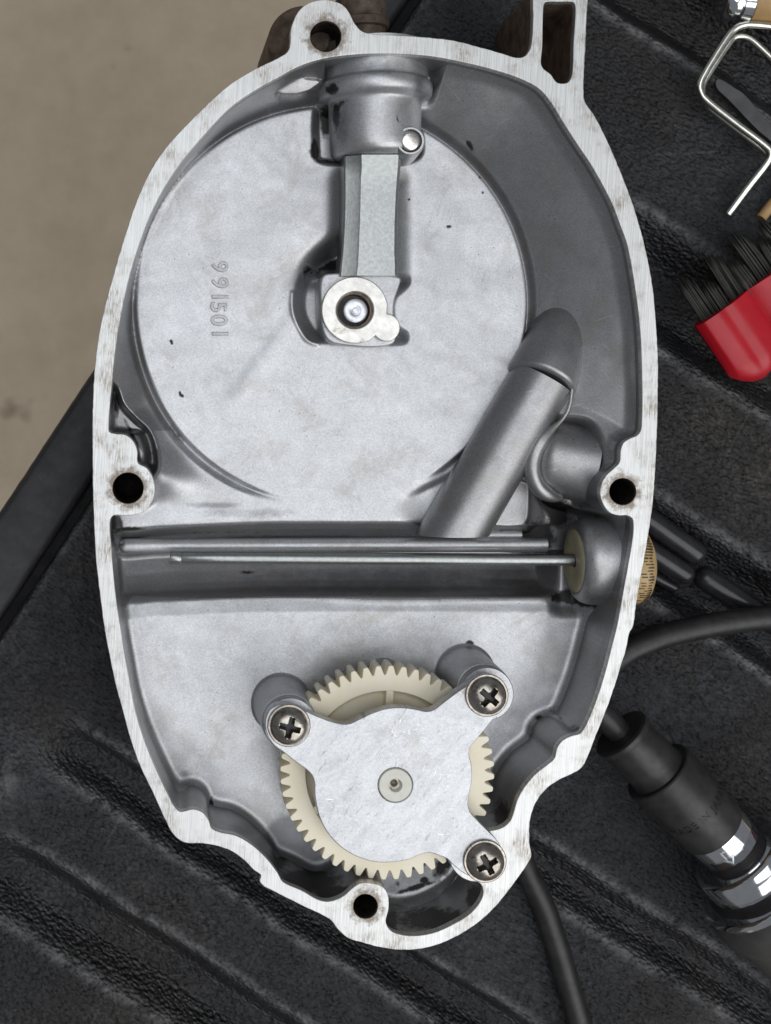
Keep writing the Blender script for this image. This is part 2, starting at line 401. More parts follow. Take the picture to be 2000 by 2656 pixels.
# ---------------------------------------------------------------- traced outlines (rim plane)
OUTER = [(600,216),(660,180),(708,157),(744,136),(752,118),(753,100),(757,66),(774,30),(798,9),(828,0),(858,1),(888,12),(906,33),(918,57),(936,78),(960,87),
 (1020,91),(1098,96),(1176,105),(1248,123),(1302,138),(1344,150),(1362,145),(1374,130),(1380,102),(1383,40),(1386,-30),(1400,-44),(1450,-46),(1510,-44),(1524,-28),(1522,40),(1518,130),
 (1514,235),(1517,262),(1542,300),(1574,362),(1609,444),(1645,540),(1675,648),(1693,744),(1702,840),(1707,936),(1707,1020),(1705,1104),(1701,1200),
 (1694,1299),(1680,1398),(1664,1488),(1649,1578),(1643,1622),(1632,1645),(1626,1677),(1610,1730),(1591,1790),(1572,1844),(1548,1902),(1524,1964),(1510,1990),
 (1486,2006),(1452,2022),(1423,2041),(1399,2067),(1385,2094),(1375,2127),(1373,2161),(1375,2197),(1379,2216),(1373,2233),(1351,2267),(1323,2305),(1284,2353),
 (1236,2396),(1178,2432),(1130,2452),(1082,2462),(1044,2464),(996,2459),(948,2448),(900,2431),(876,2410),(858,2387),(780,2347),(720,2317),(680,2295),(673,2284),(677,2270),
 (661,2259),(636,2234),(602,2209),(569,2196),(527,2188),(477,2185),(451,2166),(430,2129),(397,2057),(363,1986),(334,1902),(317,1839),(300,1775),(284,1700),(271,1630),
 (259,1538),(250,1462),(245,1378),(241,1273),(240,1168),(240,1084),(243,995),(248,930),(260,848),(277,776),(301,690),(325,608),(358,512),(392,440),(430,383),(478,330),(526,282),(560,250)]
INNER = [(840,152),(900,143),(960,139),(1050,140),(1128,147),(1200,161),(1278,180),(1350,204),(1398,230),(1428,264),(1464,322),(1500,378),(1530,422),(1560,474),
 (1590,534),(1611,590),(1624,625),(1634,668),(1646,739),(1656,812),(1662,880),(1665,961),(1666,1042),(1665,1090),(1662,1117),(1653,1129),(1634,1137),(1617,1149),(1610,1168),(1607,1199),
 (1591,1216),(1571,1235),(1559,1259),(1557,1283),(1564,1307),(1581,1329),(1605,1337),(1627,1337),(1640,1345),(1643,1365),(1638,1415),(1630,1460),(1620,1515),(1610,1572),
 (1601,1620),(1586,1680),(1572,1735),(1557,1785),(1539,1836),(1519,1882),(1505,1902),(1481,1909),(1459,1921),(1445,1940),(1438,1967),(1423,1981),(1390,2007),(1361,2041),(1342,2075),
 (1332,2108),(1325,2127),(1308,2144),(1284,2153),(1240,2158),(1200,2178),(1174,2210),(1169,2238),(1178,2257),(1198,2276),(1222,2286),(1240,2288),(1250,2298),(1253,2319),(1243,2343),
 (1217,2372),(1178,2396),(1130,2418),(1082,2427),(1039,2424),(1012,2412),(1001,2392),(1003,2377),(1008,2358),(1007,2324),(998,2305),(982,2295),(939,2290),(918,2301),(888,2326),(855,2338),
 (829,2335),(783,2310),(733,2286),(720,2264),(691,2226),(649,2188),(611,2167),(569,2158),(548,2147),(542,2129),(527,2108),(502,2099),(468,2105),(455,2095),(430,2049),(401,1986),
 (371,1910),(350,1839),(334,1755),(322,1689),(313,1630),(303,1567),(295,1496),(289,1420),(286,1348),(294,1337),(326,1337),(355,1334),(381,1321),(397,1294),(402,1265),(395,1235),
 (381,1214),(358,1200),(356,1168),(345,1143),(326,1128),(301,1125),(284,1120),(282,1105),(286,1042),(291,992),(298,920),(308,848),(322,776),(339,705),(363,628),(392,553),(430,480),
 (478,410),(536,342),(599,277),(661,234),(719,202),(780,170)]
SLOT = [(1414,6),(1450,4),(1488,6),(1492,14),(1488,108),(1482,200),(1472,214),(1446,214),(1428,192),(1410,178),(1404,166),(1407,120),(1411,12)]
outer = smooth_loop(OUTER, 6); inner = smooth_loop(INNER, 6); slot = smooth_loop(SLOT, 5)
rnd = np.random.RandomState(4)
def ragged(L, amp):
    n = len(L); k = rnd.randn(n)
    k = (k + np.roll(k, 1)) * 0.5 * amp
    t = np.roll(L, -1, 0) - np.roll(L, 1, 0); t /= np.linalg.norm(t, axis=1)[:, None] + 1e-9
    return L + np.stack([t[:, 1], -t[:, 0]], 1) * k[:, None]
HOLES = [(845, 94, 40), (332, 1266, 40), (1615.5, 1275, 34.5), (948, 2351, 31.5)]

cover = empty('engine_cover', W(900, 1250, -475), 'silver cast aluminium engine side cover lying open on the black truck bed liner', 'engine cover')

rim = slab('rim', [ragged(outer, 0.4), inner, slot] + [circle(x, y, r) for x, y, r in HOLES], -26, 0, 'rim', cover, 1.6)
# inside faces of the wall and the outside skin
def signed_area(L): return 0.5 * np.sum(L[:, 0]*np.roll(L[:, 1], -1) - np.roll(L[:, 0], -1)*L[:, 1])
def offset(L, d):
    t = np.roll(L, -2, 0) - np.roll(L, 2, 0); t /= np.linalg.norm(t, axis=1)[:, None] + 1e-9
    s = np.sign(signed_area(L)); return L + np.stack([t[:, 1], -t[:, 0]], 1) * d * s
side_wall = strip('side_wall', [(offset(inner, 0.6), -6)] + [(inner, -6 - 18.0*k) for k in range(1, 23)] + [(inner, -420)], 'cast_shaded', cover)
o1 = smooth_loop(OUTER, 12)
strip('outer_skin', [(offset(o1, -1.2), -8), (offset(o1, 1), -60), (offset(o1, 0), -330), (offset(o1, -14), -430), (offset(o1, -40), -474)], 'outer', cover, True)
strip('slot_wall', [(offset(slot, 0.5), -6), (slot, -240), (offset(slot, -14), -262)], 'slot', cover, True)
for x, y, r in HOLES:
    h = empty  # each bore is its own threaded sleeve
    prof = []
    for k in range(40):
        prof.append((-8 - k*6.0, r + (0.6 if k % 2 else -2.2)))
    prof += [(-250, r*0.7), (-256, 0.5)]
    lathe('bolt_hole', prof, (x, y, 0), (0, 0, 1), 'hole', cover, 40, 30, cap=False)

# ---------------------------------------------------------------- inside of the casting as one sculpted floor
G = 2.6
gx = np.arange(262, 1690, G); gy = np.arange(122, 2446, G)
X, Y = np.meshgrid(gx, gy)
def sdf_poly(L, xs, ys, coarse=2):
    """signed distance (negative inside) on a coarse grid, bilinearly refined"""
    cx = np.arange(xs[0], xs[-1] + G*coarse*2, G*coarse); cy = np.arange(ys[0], ys[-1] + G*coarse*2, G*coarse)
    A, B = np.meshgrid(cx, cy); A = A.astype(np.float32); B = B.astype(np.float32)
    P = np.array(L, np.float32); best = np.full(A.shape, 1e12, np.float32); ins = np.zeros(A.shape, bool)
    n = len(P)
    for i in range(n):
        ax, ay = P[i]; bx, by = P[(i+1) % n]
        ex, ey = bx-ax, by-ay; l2 = ex*ex + ey*ey + 1e-9
        t = np.clip(((A-ax)*ex + (B-ay)*ey)/l2, 0, 1)
        d = (A-ax-t*ex)**2 + (B-ay-t*ey)**2
        np.minimum(best, d, out=best)
        if ay != by:
            c = ((ay > B) != (by > B)) & (A < (bx-ax)*(B-ay)/(by-ay) + ax)
            ins ^= c
    S = np.sqrt(best); S[ins] *= -1
    fx = (xs - cx[0])/(G*coarse); fy = (ys - cy[0])/(G*coarse)
    ix = np.floor(fx).astype(int); iy = np.floor(fy).astype(int); wx = (fx-ix)[None, :]; wy = (fy-iy)[:, None]
    return ((S[np.ix_(iy, ix)]*(1-wx) + S[np.ix_(iy, ix+1)]*wx)*(1-wy) + (S[np.ix_(iy+1, ix)]*(1-wx) + S[np.ix_(iy+1, ix+1)]*wx)*wy).astype(np.float64)
def ss(a, b, x):
    t = np.clip((x-a)/(b-a), 0, 1); return t*t*(3-2*t)
def lerp(a, b, t): return a + (b-a)*t
def smax(a, b, k):
    h = np.clip(0.5 + 0.5*(a-b)/k, 0, 1); return lerp(b, a, h) + k*h*(1-h)

drim = -sdf_poly(smooth_loop(INNER, 14), gx, gy)
ZD, ZL = -180.0, -232.0
dcx, dcy, DR = 885.0, 771.0, 543.0
ddisc = np.hypot(X-dcx, (Y-dcy)) - DR - 8*ss(900, 1250, Y)
# the top of the disc is drawn in towards the collar
ddisc = np.maximum(ddisc, 0 - (Y - 222 - 0.03*(900-X)) * 1.0 - 0*X) if False else ddisc
dr = np.maximum(drim, 0.0); dd = np.maximum(ddisc, 0.0)
t = dd/(dd + dr + 1e-6)
# wall between disc and rim
lowleft = np.maximum(ss(880, 1080, Y) * (1 - ss(900, 1100, X)), ss(1180, 1270, Y)*(1-ss(1300, 1400, X)))
lowright = ss(1000, 1150, Y) * ss(1050, 1150, X)
wall_hi = -212 + 150*(t**0.93)
land_l = -182 + 66*ss(0.1, 1.0, t)**1.2
land_l = lerp(land_l, -180.0, ss(1230, 1330, Y))
zw = lerp(wall_hi, land_l, lowleft)
crease = -25*np.maximum(0, 1-np.abs(ddisc-5)/17.0) * (1 - ss(1225, 1320, Y)) * (1-ss(860, 1040, X)*ss(1050, 1200, Y))
z_up = lerp(np.full_like(X, ZD), zw, ss(-12, 8, ddisc)) + crease*ss(-6, 4, ddisc)
# floor on the lower right of the disc, under the tube
z_lr = -196 - 0*X
z_up = lerp(z_up, np.minimum(z_lr, z_up) , lowright*ss(0, 30, ddisc)*(1-ss(1380, 1420, X)))
# gentle dome and hollows of the disc face
z_up += 3.0*np.sin(X/170.0)*np.cos(Y/210.0)*(1-ss(-120, -10, ddisc))
# faint ridge across the disc (casting flow line)
rl = (X-720)*0.80 + (Y-900)*0.60
z_up += 5.0*np.exp(-(rl/26.0)**2) * ss(690, 760, Y)*(1-ss(1000, 1120, Y))*(1-ss(760, 860, X))*(ddisc < 0)

# fin and hollow beside the left bolt pillar
hol = sdf_poly(smooth_loop(QL([(278,990),(300,1000),(320,1050),(352,1085),(384,1115),(402,1160),(404,1215),(380,1240),(330,1200),(280,1140)], -170), 10), gx, gy)
z_up = lerp(z_up, -215 - 0*X, 1-ss(-12, 4, hol))
fin = np.abs(np.hypot(X-Q(258,1190,-160)[0], Y-Q(258,1190,-160)[1]) - 118)
z_up = np.maximum(z_up, -150 - 3.2*np.maximum(fin-6, 0) - 400*(1-ss(1095, 1130, Y)) - 400*ss(1225, 1250, Y)) if True else z_up

# pocket round the lifter, hollow under the shaft
POCK = [(799,697),(776,720),(764,756),(763,804),(773,836),(799,878),(818,887),(856,890),(950,891),(1053,890),(1060,880),(1058,862),(1034,846),(1022,815),(1026,775),(1050,752),(1064,735),(1062,718),(1050,711),(1000,706),(850,690)]
pk = sdf_poly(smooth_loop(QL(POCK, -182), 8), gx, gy)
z_up = lerp(z_up, -240 - 0*X, 1-ss(-40, 5, pk))
z_up += 5*np.exp(-((pk-5)/6.0)**2)*(X < 850)*(Y > 740)
bx, by = Q(865, 668, -190)
trough = np.exp(-(((X-bx)*0.55+(Y-by)*0.83)/34.0)**2 - (((X-bx)*0.83-(Y-by)*0.55)/75.0)**2)
z_up -= 95*trough
sx, sy = Q(960, 560, -180)
z_up -= 42*np.exp(-((X-sx)/88.0)**4)*ss(380, 440, Y)*(1-ss(690, 720, Y))

# web that carries the collar
bl = sdf_poly(smooth_loop(QL([(814,278),(826,262),(900,262),(1000,262),(1080,290),(1094,330),(1094,405),(1040,424),(836,424),(816,410),(812,380)], -182), 8), gx, gy)
z_up = lerp(-236.0 + 0*X, z_up, ss(-26, 4, bl))
up2 = sdf_poly(smooth_loop(QL([(832,100),(1120,100),(1128,250),(1120,272),(846,262),(846,215)], -120), 8), gx, gy)
z_up = lerp(-160.0 + 0*X, z_up, ss(-12, 10, up2))
# lens shaped machined flat left of the collar
l0 = Q(780, 220, -70); lx = (X-l0[0])*0.968 - (Y-l0[1])*(-0.25); 
lu = (X-l0[0])*0.968 + (Y-l0[1])*(-0.25); lv = (X-l0[0])*0.25 + (Y-l0[1])*0.968
lens = (lu/68)**2 + np.abs(lv)/20
z_up = np.where(lens < 1, np.maximum(z_up, -96 - 0.5*lv), z_up)

# channel across the middle
yq = Y - 14*(1-ss(300, 760, X)) - 6*(1-ss(300, 420, X))
prof_y = [0, 1366, 1372, 1380, 1392, 1420, 1446, 1456, 1464, 1478, 1520, 1550, 1568, 1578, 1584, 1616, 1626, 3000]
prof_z = [0, 0, -3, -20, -52, -92, -110, -150, -180, -186, -168, -150, -130, -76, -64, -55, -52, -52]
base = np.interp(yq, prof_y, prof_z)
z = z_up*(1-ss(1368, 1384, yq)) + (ZD)*ss(1368, 1384, yq) + base
# lower plate and its walls
FLOW = [(338,1560),(338,1700),(355,1784),(384,1889),(418,1969),(447,2026),(464,2034),(489,2032),(514,2045),(535,2070),(548,2091),(586,2103),(636,2129),(678,2162),(712,2204),(754,2238),(804,2259),
        (846,2262),(900,2290),(960,2330),(1006,2342),(1068,2330),(1130,2301),(1169,2267),(1215,2200),(1262,2110),(1274,2062),(1284,2020),(1308,1984),(1340,1952),(1370,1930),(1390,1902),(1399,1868),
        (1428,1849),(1457,1834),(1471,1810),(1495,1748),(1507,1700),(1520,1640),(1532,1572),(1500,1560),(1000,1560)]
df = sdf_poly(smooth_loop(QL(FLOW, ZL), 9), gx, gy)
tf = np.maximum(df, 0)/(np.maximum(df, 0) + dr + 1e-6)
low = ss(1580, 1640, Y)
right_w = ss(1250, 1350, X)
wl = ZL + lerp(60*tf**2.2, 166*tf**1.15, right_w)
wl = wl - 20*np.exp(-((df-10)/8.0)**2)*right_w*(1-ss(1820, 1860, Y))
wl += 9*np.exp(-((df+4)/6.0)**2)*right_w*(1-ss(1830, 1870, Y))
pocket = ss(2, 30, df)*ss(1000, 1030, X)*ss(2200, 2260, Y)
wl = lerp(wl, -385.0, pocket)
pocket2 = ss(0, 26, df)*(1-ss(930, 980, X))*ss(640, 720, X)*ss(2190, 2240, Y)
wl = lerp(wl, -340.0, pocket2)
z = lerp(z, np.where(df < -14, z, wl + 0*z), low*ss(-14, 2, df))
# right end of the channel: ring boss, deep corner, pillar block, small pad
rb = sdf_poly(smooth_loop(QL([(1520,1340),(1560,1350),(1585,1385),(1592,1450),(1585,1510),(1560,1560),(1530,1575),(1545,1600),(1640,1600),(1680,1450),(1660,1340)], -150), 9), gx, gy)
chan_end = ss(1490, 1540, X)*ss(1330, 1370, Y)*(1-ss(1600, 1650, Y))
z = lerp(z, -262 + 190*ss(1570, 1650, X), chan_end)
deep = sdf_poly(smooth_loop(QL([(1290,1380),(1376,1370),(1380,1270),(1376,1245),(1440,1300),(1520,1330),(1530,1400),(1500,1440),(1300,1420)], -280), 9), gx, gy)
z = lerp(z, -330.0 + 0*X, 1-ss(-16, 6, deep))
pad = sdf_poly(smooth_loop(QL([(1250,1250),(1366,1250),(1373,1270),(1371,1345),(1362,1357),(1280,1357)], -205), 5), gx, gy)
z = lerp(z, -205.0 + 0.0*X, 1-ss(-2, 10, pad))
blk = sdf_poly(smooth_loop(QL([(1490,1060),(1560,1075),(1680,1120),(1680,1340),(1600,1350),(1545,1330),(1480,1300),(1430,1280),(1402,1235),(1408,1170),(1440,1120),(1455,1095)], -130), 9), gx, gy)
r2 = (np.abs(Y-1212-0.10*(X-1500))/126.0)**2.4 + (np.maximum(0, 1640-X)/212.0)**2.6
hump = -222 + 150*np.sqrt(np.maximum(0, 1-r2))
hl = sdf_poly(smooth_loop([(1430,1085),(1500,1088),(1560,1098),(1578,1130),(1578,1230),(1570,1260),(1575,1345),(1470,1345),(1420,1270)], 12), gx, gy)
z = lerp(z, np.minimum(z, -205.0), 1-ss(-30, 14, hl))
# fillet towards the walls
R = 22.0
fl = np.where(drim < R, R - np.sqrt(np.maximum(R*R - (R-np.clip(drim, 0, R))**2, 0)), 0)
z = z + fl
# fine unevenness of the casting
rs = np.random.RandomState(1)
def vnoise(scale):
    a = rs.rand(int((gy[-1]-gy[0])/scale)+3, int((gx[-1]-gx[0])/scale)+3)
    fx = (gx-gx[0])/scale; fy = (gy-gy[0])/scale; ix = fx.astype(int); iy = fy.astype(int)
    wx = fx-ix; wx = (wx*wx*(3-2*wx))[None, :]; wy = fy-iy; wy = (wy*wy*(3-2*wy))[:, None]
    return (a[np.ix_(iy, ix)]*(1-wx)+a[np.ix_(iy, ix+1)]*wx)*(1-wy)+(a[np.ix_(iy+1, ix)]*(1-wx)+a[np.ix_(iy+1, ix+1)]*wx)*wy - 0.5
z = z + 2.2*vnoise(90) + 0.9*vnoise(34)
def blur(a):
    b = a.copy()
    b[1:-1, 1:-1] = (4*a[1:-1, 1:-1] + a[:-2, 1:-1] + a[2:, 1:-1] + a[1:-1, :-2] + a[1:-1, 2:]) / 8
    return b
for _ in range(4): z = blur(z)

# grease spots, and shade of pockets and hollows painted dark, laid down by hand
grime_shade = np.zeros_like(X); film = np.zeros_like(X)
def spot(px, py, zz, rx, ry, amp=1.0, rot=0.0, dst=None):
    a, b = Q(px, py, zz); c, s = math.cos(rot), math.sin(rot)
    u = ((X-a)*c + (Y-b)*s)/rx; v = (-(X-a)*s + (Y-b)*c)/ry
    tgt = grime_shade if dst is None else dst
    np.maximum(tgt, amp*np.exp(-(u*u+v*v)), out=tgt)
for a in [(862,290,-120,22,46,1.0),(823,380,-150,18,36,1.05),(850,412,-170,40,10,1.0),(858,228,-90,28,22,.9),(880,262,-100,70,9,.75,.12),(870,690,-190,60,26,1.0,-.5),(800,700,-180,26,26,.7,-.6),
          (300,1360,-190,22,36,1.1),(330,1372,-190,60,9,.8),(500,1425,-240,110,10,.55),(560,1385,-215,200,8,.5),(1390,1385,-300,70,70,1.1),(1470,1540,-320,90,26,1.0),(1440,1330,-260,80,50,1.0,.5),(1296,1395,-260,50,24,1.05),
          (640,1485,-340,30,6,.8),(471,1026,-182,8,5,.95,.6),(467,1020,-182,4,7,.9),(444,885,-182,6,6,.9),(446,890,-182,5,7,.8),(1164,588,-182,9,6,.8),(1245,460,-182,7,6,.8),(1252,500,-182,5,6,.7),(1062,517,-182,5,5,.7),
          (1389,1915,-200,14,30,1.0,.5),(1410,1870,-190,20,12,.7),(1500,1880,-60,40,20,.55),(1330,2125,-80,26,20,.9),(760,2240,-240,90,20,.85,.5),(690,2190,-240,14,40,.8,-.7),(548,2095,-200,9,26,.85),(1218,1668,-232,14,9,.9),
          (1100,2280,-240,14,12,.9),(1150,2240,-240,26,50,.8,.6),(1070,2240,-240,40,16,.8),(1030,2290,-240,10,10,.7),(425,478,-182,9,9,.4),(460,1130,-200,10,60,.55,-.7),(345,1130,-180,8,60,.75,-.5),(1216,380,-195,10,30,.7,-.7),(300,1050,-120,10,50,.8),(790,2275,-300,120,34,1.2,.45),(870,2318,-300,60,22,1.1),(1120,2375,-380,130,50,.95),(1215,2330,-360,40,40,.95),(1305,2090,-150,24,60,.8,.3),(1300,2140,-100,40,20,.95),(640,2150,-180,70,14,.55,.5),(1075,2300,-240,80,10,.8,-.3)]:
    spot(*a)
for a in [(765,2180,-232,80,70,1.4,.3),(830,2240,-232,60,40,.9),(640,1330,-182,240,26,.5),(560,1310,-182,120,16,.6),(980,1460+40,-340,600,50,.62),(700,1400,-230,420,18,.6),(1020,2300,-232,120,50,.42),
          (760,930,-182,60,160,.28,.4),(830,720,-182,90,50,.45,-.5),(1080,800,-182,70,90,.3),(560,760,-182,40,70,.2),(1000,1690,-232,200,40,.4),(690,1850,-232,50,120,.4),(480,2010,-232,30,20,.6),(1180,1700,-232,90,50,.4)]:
    spot(*a, dst=film)  # oil stains; the long channel spots also paint in its shade

inside = drim > -7
valid = inside[:-1, :-1] & inside[1:, :-1] & inside[:-1, 1:] & inside[1:, 1:]
ny_, nx_ = X.shape
gzy, gzx = np.gradient(z, G)
NRM = np.stack([-gzx, gzy, np.ones_like(z)], -1); NRM /= np.linalg.norm(NRM, axis=2)[..., None]
disc_m = ((ddisc < 4) | ((Y > 1120) & (X < 1300) & (hol > 12))) & (yq < 1374) & (blk > 0)
low_m = (Y > 1586) & (df < 3)
chan_m = (yq >= 1372) & (Y <= 1588) & (X < 1560)
region = np.where(low_m, 2, np.where(disc_m, 0, np.where(chan_m, 3, 1)))
cellreg = region[:-1, :-1]
idx = np.arange(ny_*nx_).reshape(ny_, nx_)
parts = {}
for code, nm, mt in ((0, 'round_plate', 'cast'), (1, 'sloped_wall', 'cast_shaded'), (2, 'lower_plate', 'cast'), (3, 'channel', 'cast_shaded')):
    m = valid & (cellreg == code)
    iy, ix = np.nonzero(m)
    quads = np.stack([idx[iy, ix], idx[iy+1, ix], idx[iy+1, ix+1], idx[iy, ix+1]], 1)
    used, inv = np.unique(quads, return_inverse=True); inv = inv.reshape(quads.shape)
    co = np.stack([(X.ravel()[used]-1000)*U, (1328-Y.ravel()[used])*U, z.ravel()[used]*U], 1).astype(np.float32)
    me = bpy.data.meshes.new(nm)
    me.vertices.add(len(used)); me.vertices.foreach_set('co', co.ravel())
    me.loops.add(quads.size); me.loops.foreach_set('vertex_index', inv.ravel().astype(np.int32))
    me.polygons.add(len(quads)); me.polygons.foreach_set('loop_start', np.arange(0, quads.size, 4, dtype=np.int32))
    me.update(calc_edges=True); me.validate()
    for an, arr in (('grime_shade', grime_shade), ('film', film)):
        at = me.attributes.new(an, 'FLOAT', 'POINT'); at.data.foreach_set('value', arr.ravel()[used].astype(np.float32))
    me.materials.append(M[mt]); me.shade_smooth()
    me.normals_split_custom_set_from_vertices(NRM.reshape(-1, 3)[used].astype(np.float32).tolist())
    parts[nm] = link(bpy.data.objects.new(nm, me), cover)

# ---------------------------------------------------------------- number stamped on the disc
def text_mesh(body, size, extr=0.0, bev=0.0):
    cu = bpy.data.curves.new('txt', 'FONT'); cu.body = body; cu.size = size; cu.extrude = extr; cu.bevel_depth = bev
    cu.align_x = 'CENTER'; cu.align_y = 'CENTER'; cu.space_character = 1.15
    tmp = bpy.data.objects.new('txt', cu); col.objects.link(tmp)
    dg = bpy.context.evaluated_depsgraph_get(); me = bpy.data.meshes.new_from_object(tmp.evaluated_get(dg))
    bpy.data.objects.remove(tmp); bpy.data.curves.remove(cu); return me
tx, ty = 569, 690
for k, ch in enumerate("991501"):
    me = text_mesh(ch, 62*U, 4.0*U, 1.2*U)
    px = 568 + [0, 0, 0, -3, -2, 1][k]; py = [692, 734, 770, 797, 831, 866][k]
    qx, qy = Q(px, py, ZD); w = W(qx, qy, ZD + 2.0 + 3*math.sin(qx/170)*math.cos(qy/210)*0.95)
    me.transform(Matrix.Translation(w) @ Matrix.Rotation(-math.pi/2, 4, 'Z'))
    me.materials.clear(); me.materials.append(M['digit'])
    me.name = 'stamped_digit'; link(bpy.data.objects.new('stamped_digit', me), parts['round_plate'])

# ---------------------------------------------------------------- collar, lever shaft, lifter
cz = -150
ca = Q(973, 140, cz)
def cyl_y(name, px, prof, zc, mat, parent, seg=64):
    x0, y0 = Q(px, 130, zc)
    return lathe(name, [(s, r) for s, r in prof], (x0, y0, zc), (0, 1, 0), mat, parent, seg, 45)
collar = cyl_y('collar', 972, [(-6, 142), (84, 142), (90, 141), (94, 143), (98, 150), (104, 154), (118, 154.5), (130, 153), (138, 148), (143, 137), (147, 129), (152, 126), (158, 125),
                (175, 124.6), (195, 124.2), (215, 123.8), (235, 123.2), (255, 122.6), (272, 122), (284, 119), (292, 112), (297, 100), (298, 60)], -165, 'cast', cover, 96)
def paint(o, grime_shade_spots=(), film_spots=()):
    me = o.data; n = len(me.vertices); co = np.zeros(n*3, np.float32); me.vertices.foreach_get('co', co); co = co.reshape(-1, 3)/U
    zz = co[:, 2]; xq = co[:, 0]+1000; yq_ = 1328-co[:, 1]; f = (D-zz)/D
    px = NX + (xq-NX)/f; py = NY + (yq_-NY)/f
    for nm, sp in (('grime_shade', grime_shade_spots), ('film', film_spots)):
        v = np.zeros(n)
        for (a, b_, rx, ry, amp) in sp: v = np.maximum(v, amp*np.exp(-((px-a)/rx)**2 - ((py-b_)/ry)**2))
        at = me.attributes.new(nm, 'FLOAT', 'POINT'); at.data.foreach_set('value', v.astype(np.float32))
paint(side_wall, [(800, 2285, 90, 36, 1.1), (870, 2318, 60, 26, 1.1), (1130, 2385, 110, 34, 1.0), (1235, 2330, 30, 40, 1.0), (1300, 2110, 26, 46, .9), (720, 2230, 40, 40, .8), (1015, 2390, 20, 40, .9), (290, 1385, 14, 46, 1.0), (300, 1050, 16, 60, .8), (1500, 1890, 40, 16, .6)], [(640, 2150, 90, 30, .6), (1560, 1760, 40, 200, .5)])  # wall grease, with the shade of the bottom pocket painted in
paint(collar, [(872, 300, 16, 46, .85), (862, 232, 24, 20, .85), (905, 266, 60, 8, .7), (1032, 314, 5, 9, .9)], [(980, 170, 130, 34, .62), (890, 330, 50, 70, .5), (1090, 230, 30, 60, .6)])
cb = Q(1064, 366, -60)
b = lathe('pin_boss', [(-120, 45), (-12, 40), (-4, 38), (0, 35.5), (0, 31), (-8, 30.5)], (cb[0], cb[1], -56), (0, 0, 1), 'bar', collar, 40, 45, cap=False)
lathe('dowel_pin', [(-30, 27), (0, 27), (3, 26), (6, 23), (7.2, 19), (7.4, 0.2)], (cb[0], cb[1], -62), (0, 0, 1), 'pin', collar, 40, 45, cap=False)
lathe('pin_gap', [(-9, 31.5), (-10, 26)], (cb[0], cb[1], -56), (0, 0, 1), 'black', collar, 40, 45, cap=False)
# lever shaft with a milled flat
prof = [(-75, -90), (-75, -4), (-71, 2), (-38, 11), (-31, 14), (66, 15), (74, 10), (77, -2), (77, -90)]
V = []; F = []
ys = [405, 424, 428, 436, 448, 460, 500, 540, 580, 620, 660, 690, 716]
def shaft_row(py):
    f = (py - 405)/311.0
    row = []
    lift = 0 if py > 458 else (458-py)/53.0
    for k, (a, h) in enumerate(prof):
        cx = 966 - 10*f
        hh = h
        if 3 <= k <= 6: hh = h + 10*lift*(1-abs(k-4.5)/3.5)
        wob = 1.2*math.sin(py*0.08+k) if k in (3, 4) else 0
        qx, qy = Q(cx, py, -110); row.append(W(qx + (a+wob)*(1.0 - 0.05*math.sin(math.pi*min(1, max(0, (py-440)/250.0))) + 0.03*max(0, (py-660)/50.0)), qy, -112 + hh))
    return row
for py in ys: V += shaft_row(py)
n = len(prof)
for i in range(len(ys)-1):
    for k in range(n-1): F.append((i*n+k, i*n+k+1, (i+1)*n+k+1, (i+1)*n+k))
F.append(tuple(range(n))); F.append(tuple(range((len(ys)-1)*n, len(ys)*n)))
sh = mesh_obj('lever_shaft', V, F, 'zinc', cover, True, 18)
bm = bmesh.new(); bm.from_mesh(sh.data); bmesh.ops.recalc_face_normals(bm, faces=bm.faces); bm.to_mesh(sh.data); bm.free()
# lifter block in its pocket
BLK = [(838,716),(870,708),(960,712),(1028,716),(1040,722),(1033,750),(1024,780),(1022,820),(1022,888),(860,888),(846,876),(836,850),(832,800)]
_lc = Q(920.5, 804, -105)
lifter = slab('lifter_block', [smooth_loop(QL(BLK, -125), 8), circle(_lc[0], _lc[1], 47, 60)], -255, -125, 'cast', cover, 5, 50, 3)
lc = Q(920.5, 804, -105)
RING = []
for k in range(60):
    RING.append(2*math.pi*k/60)
tabc = Q(1002, 849, -105)
def cap_outline():
    pts = []
    ang_tab = math.atan2(tabc[1]-lc[1], tabc[0]-lc[0])
    for k in range(90):
        a = ang_tab + math.radians(30) + (2*math.pi - math.radians(68))*k/89
        pts.append((lc[0]+89*math.cos(a), lc[1]+89*math.sin(a)))
    for k in range(24):
        a = ang_tab - math.radians(115) + math.radians(230)*k/23
        pts.append((tabc[0]+37*math.cos(a), tabc[1]+37*math.sin(a)))
    return np.array(pts)
capo = slab('lifter_cap', [cap_outline(), circle(lc[0], lc[1], 50, 60)], -128, -104, 'cam', lifter, 2.5, 50, 2)
lathe('bore_bevel', [(-3, 50.5), (-9, 47), (-14, 44), (-40, 43), (-70, 42.5)], (lc[0], lc[1], -104), (0, 0, 1), 'rust_ring', lifter, 56, 50, cap=False)
lathe('bore', [(-46, 42), (-48, 30), (-50, 0.3)], (lc[0], lc[1], -104), (0, 0, 1), 'black', lifter, 56, 50, cap=False)
pc = Q(922.5, 806, -130)
lathe('plunger', [(-30, 33.5), (-4, 33.5), (0, 32), (2, 28), (2.5, 14), (1.5, 12.5), (1.5, 9), (3.5, 7.5), (4, 0.3)], (pc[0], pc[1], -130), (0, 0, 1), 'pin_white', lifter, 48, 40, cap=False)

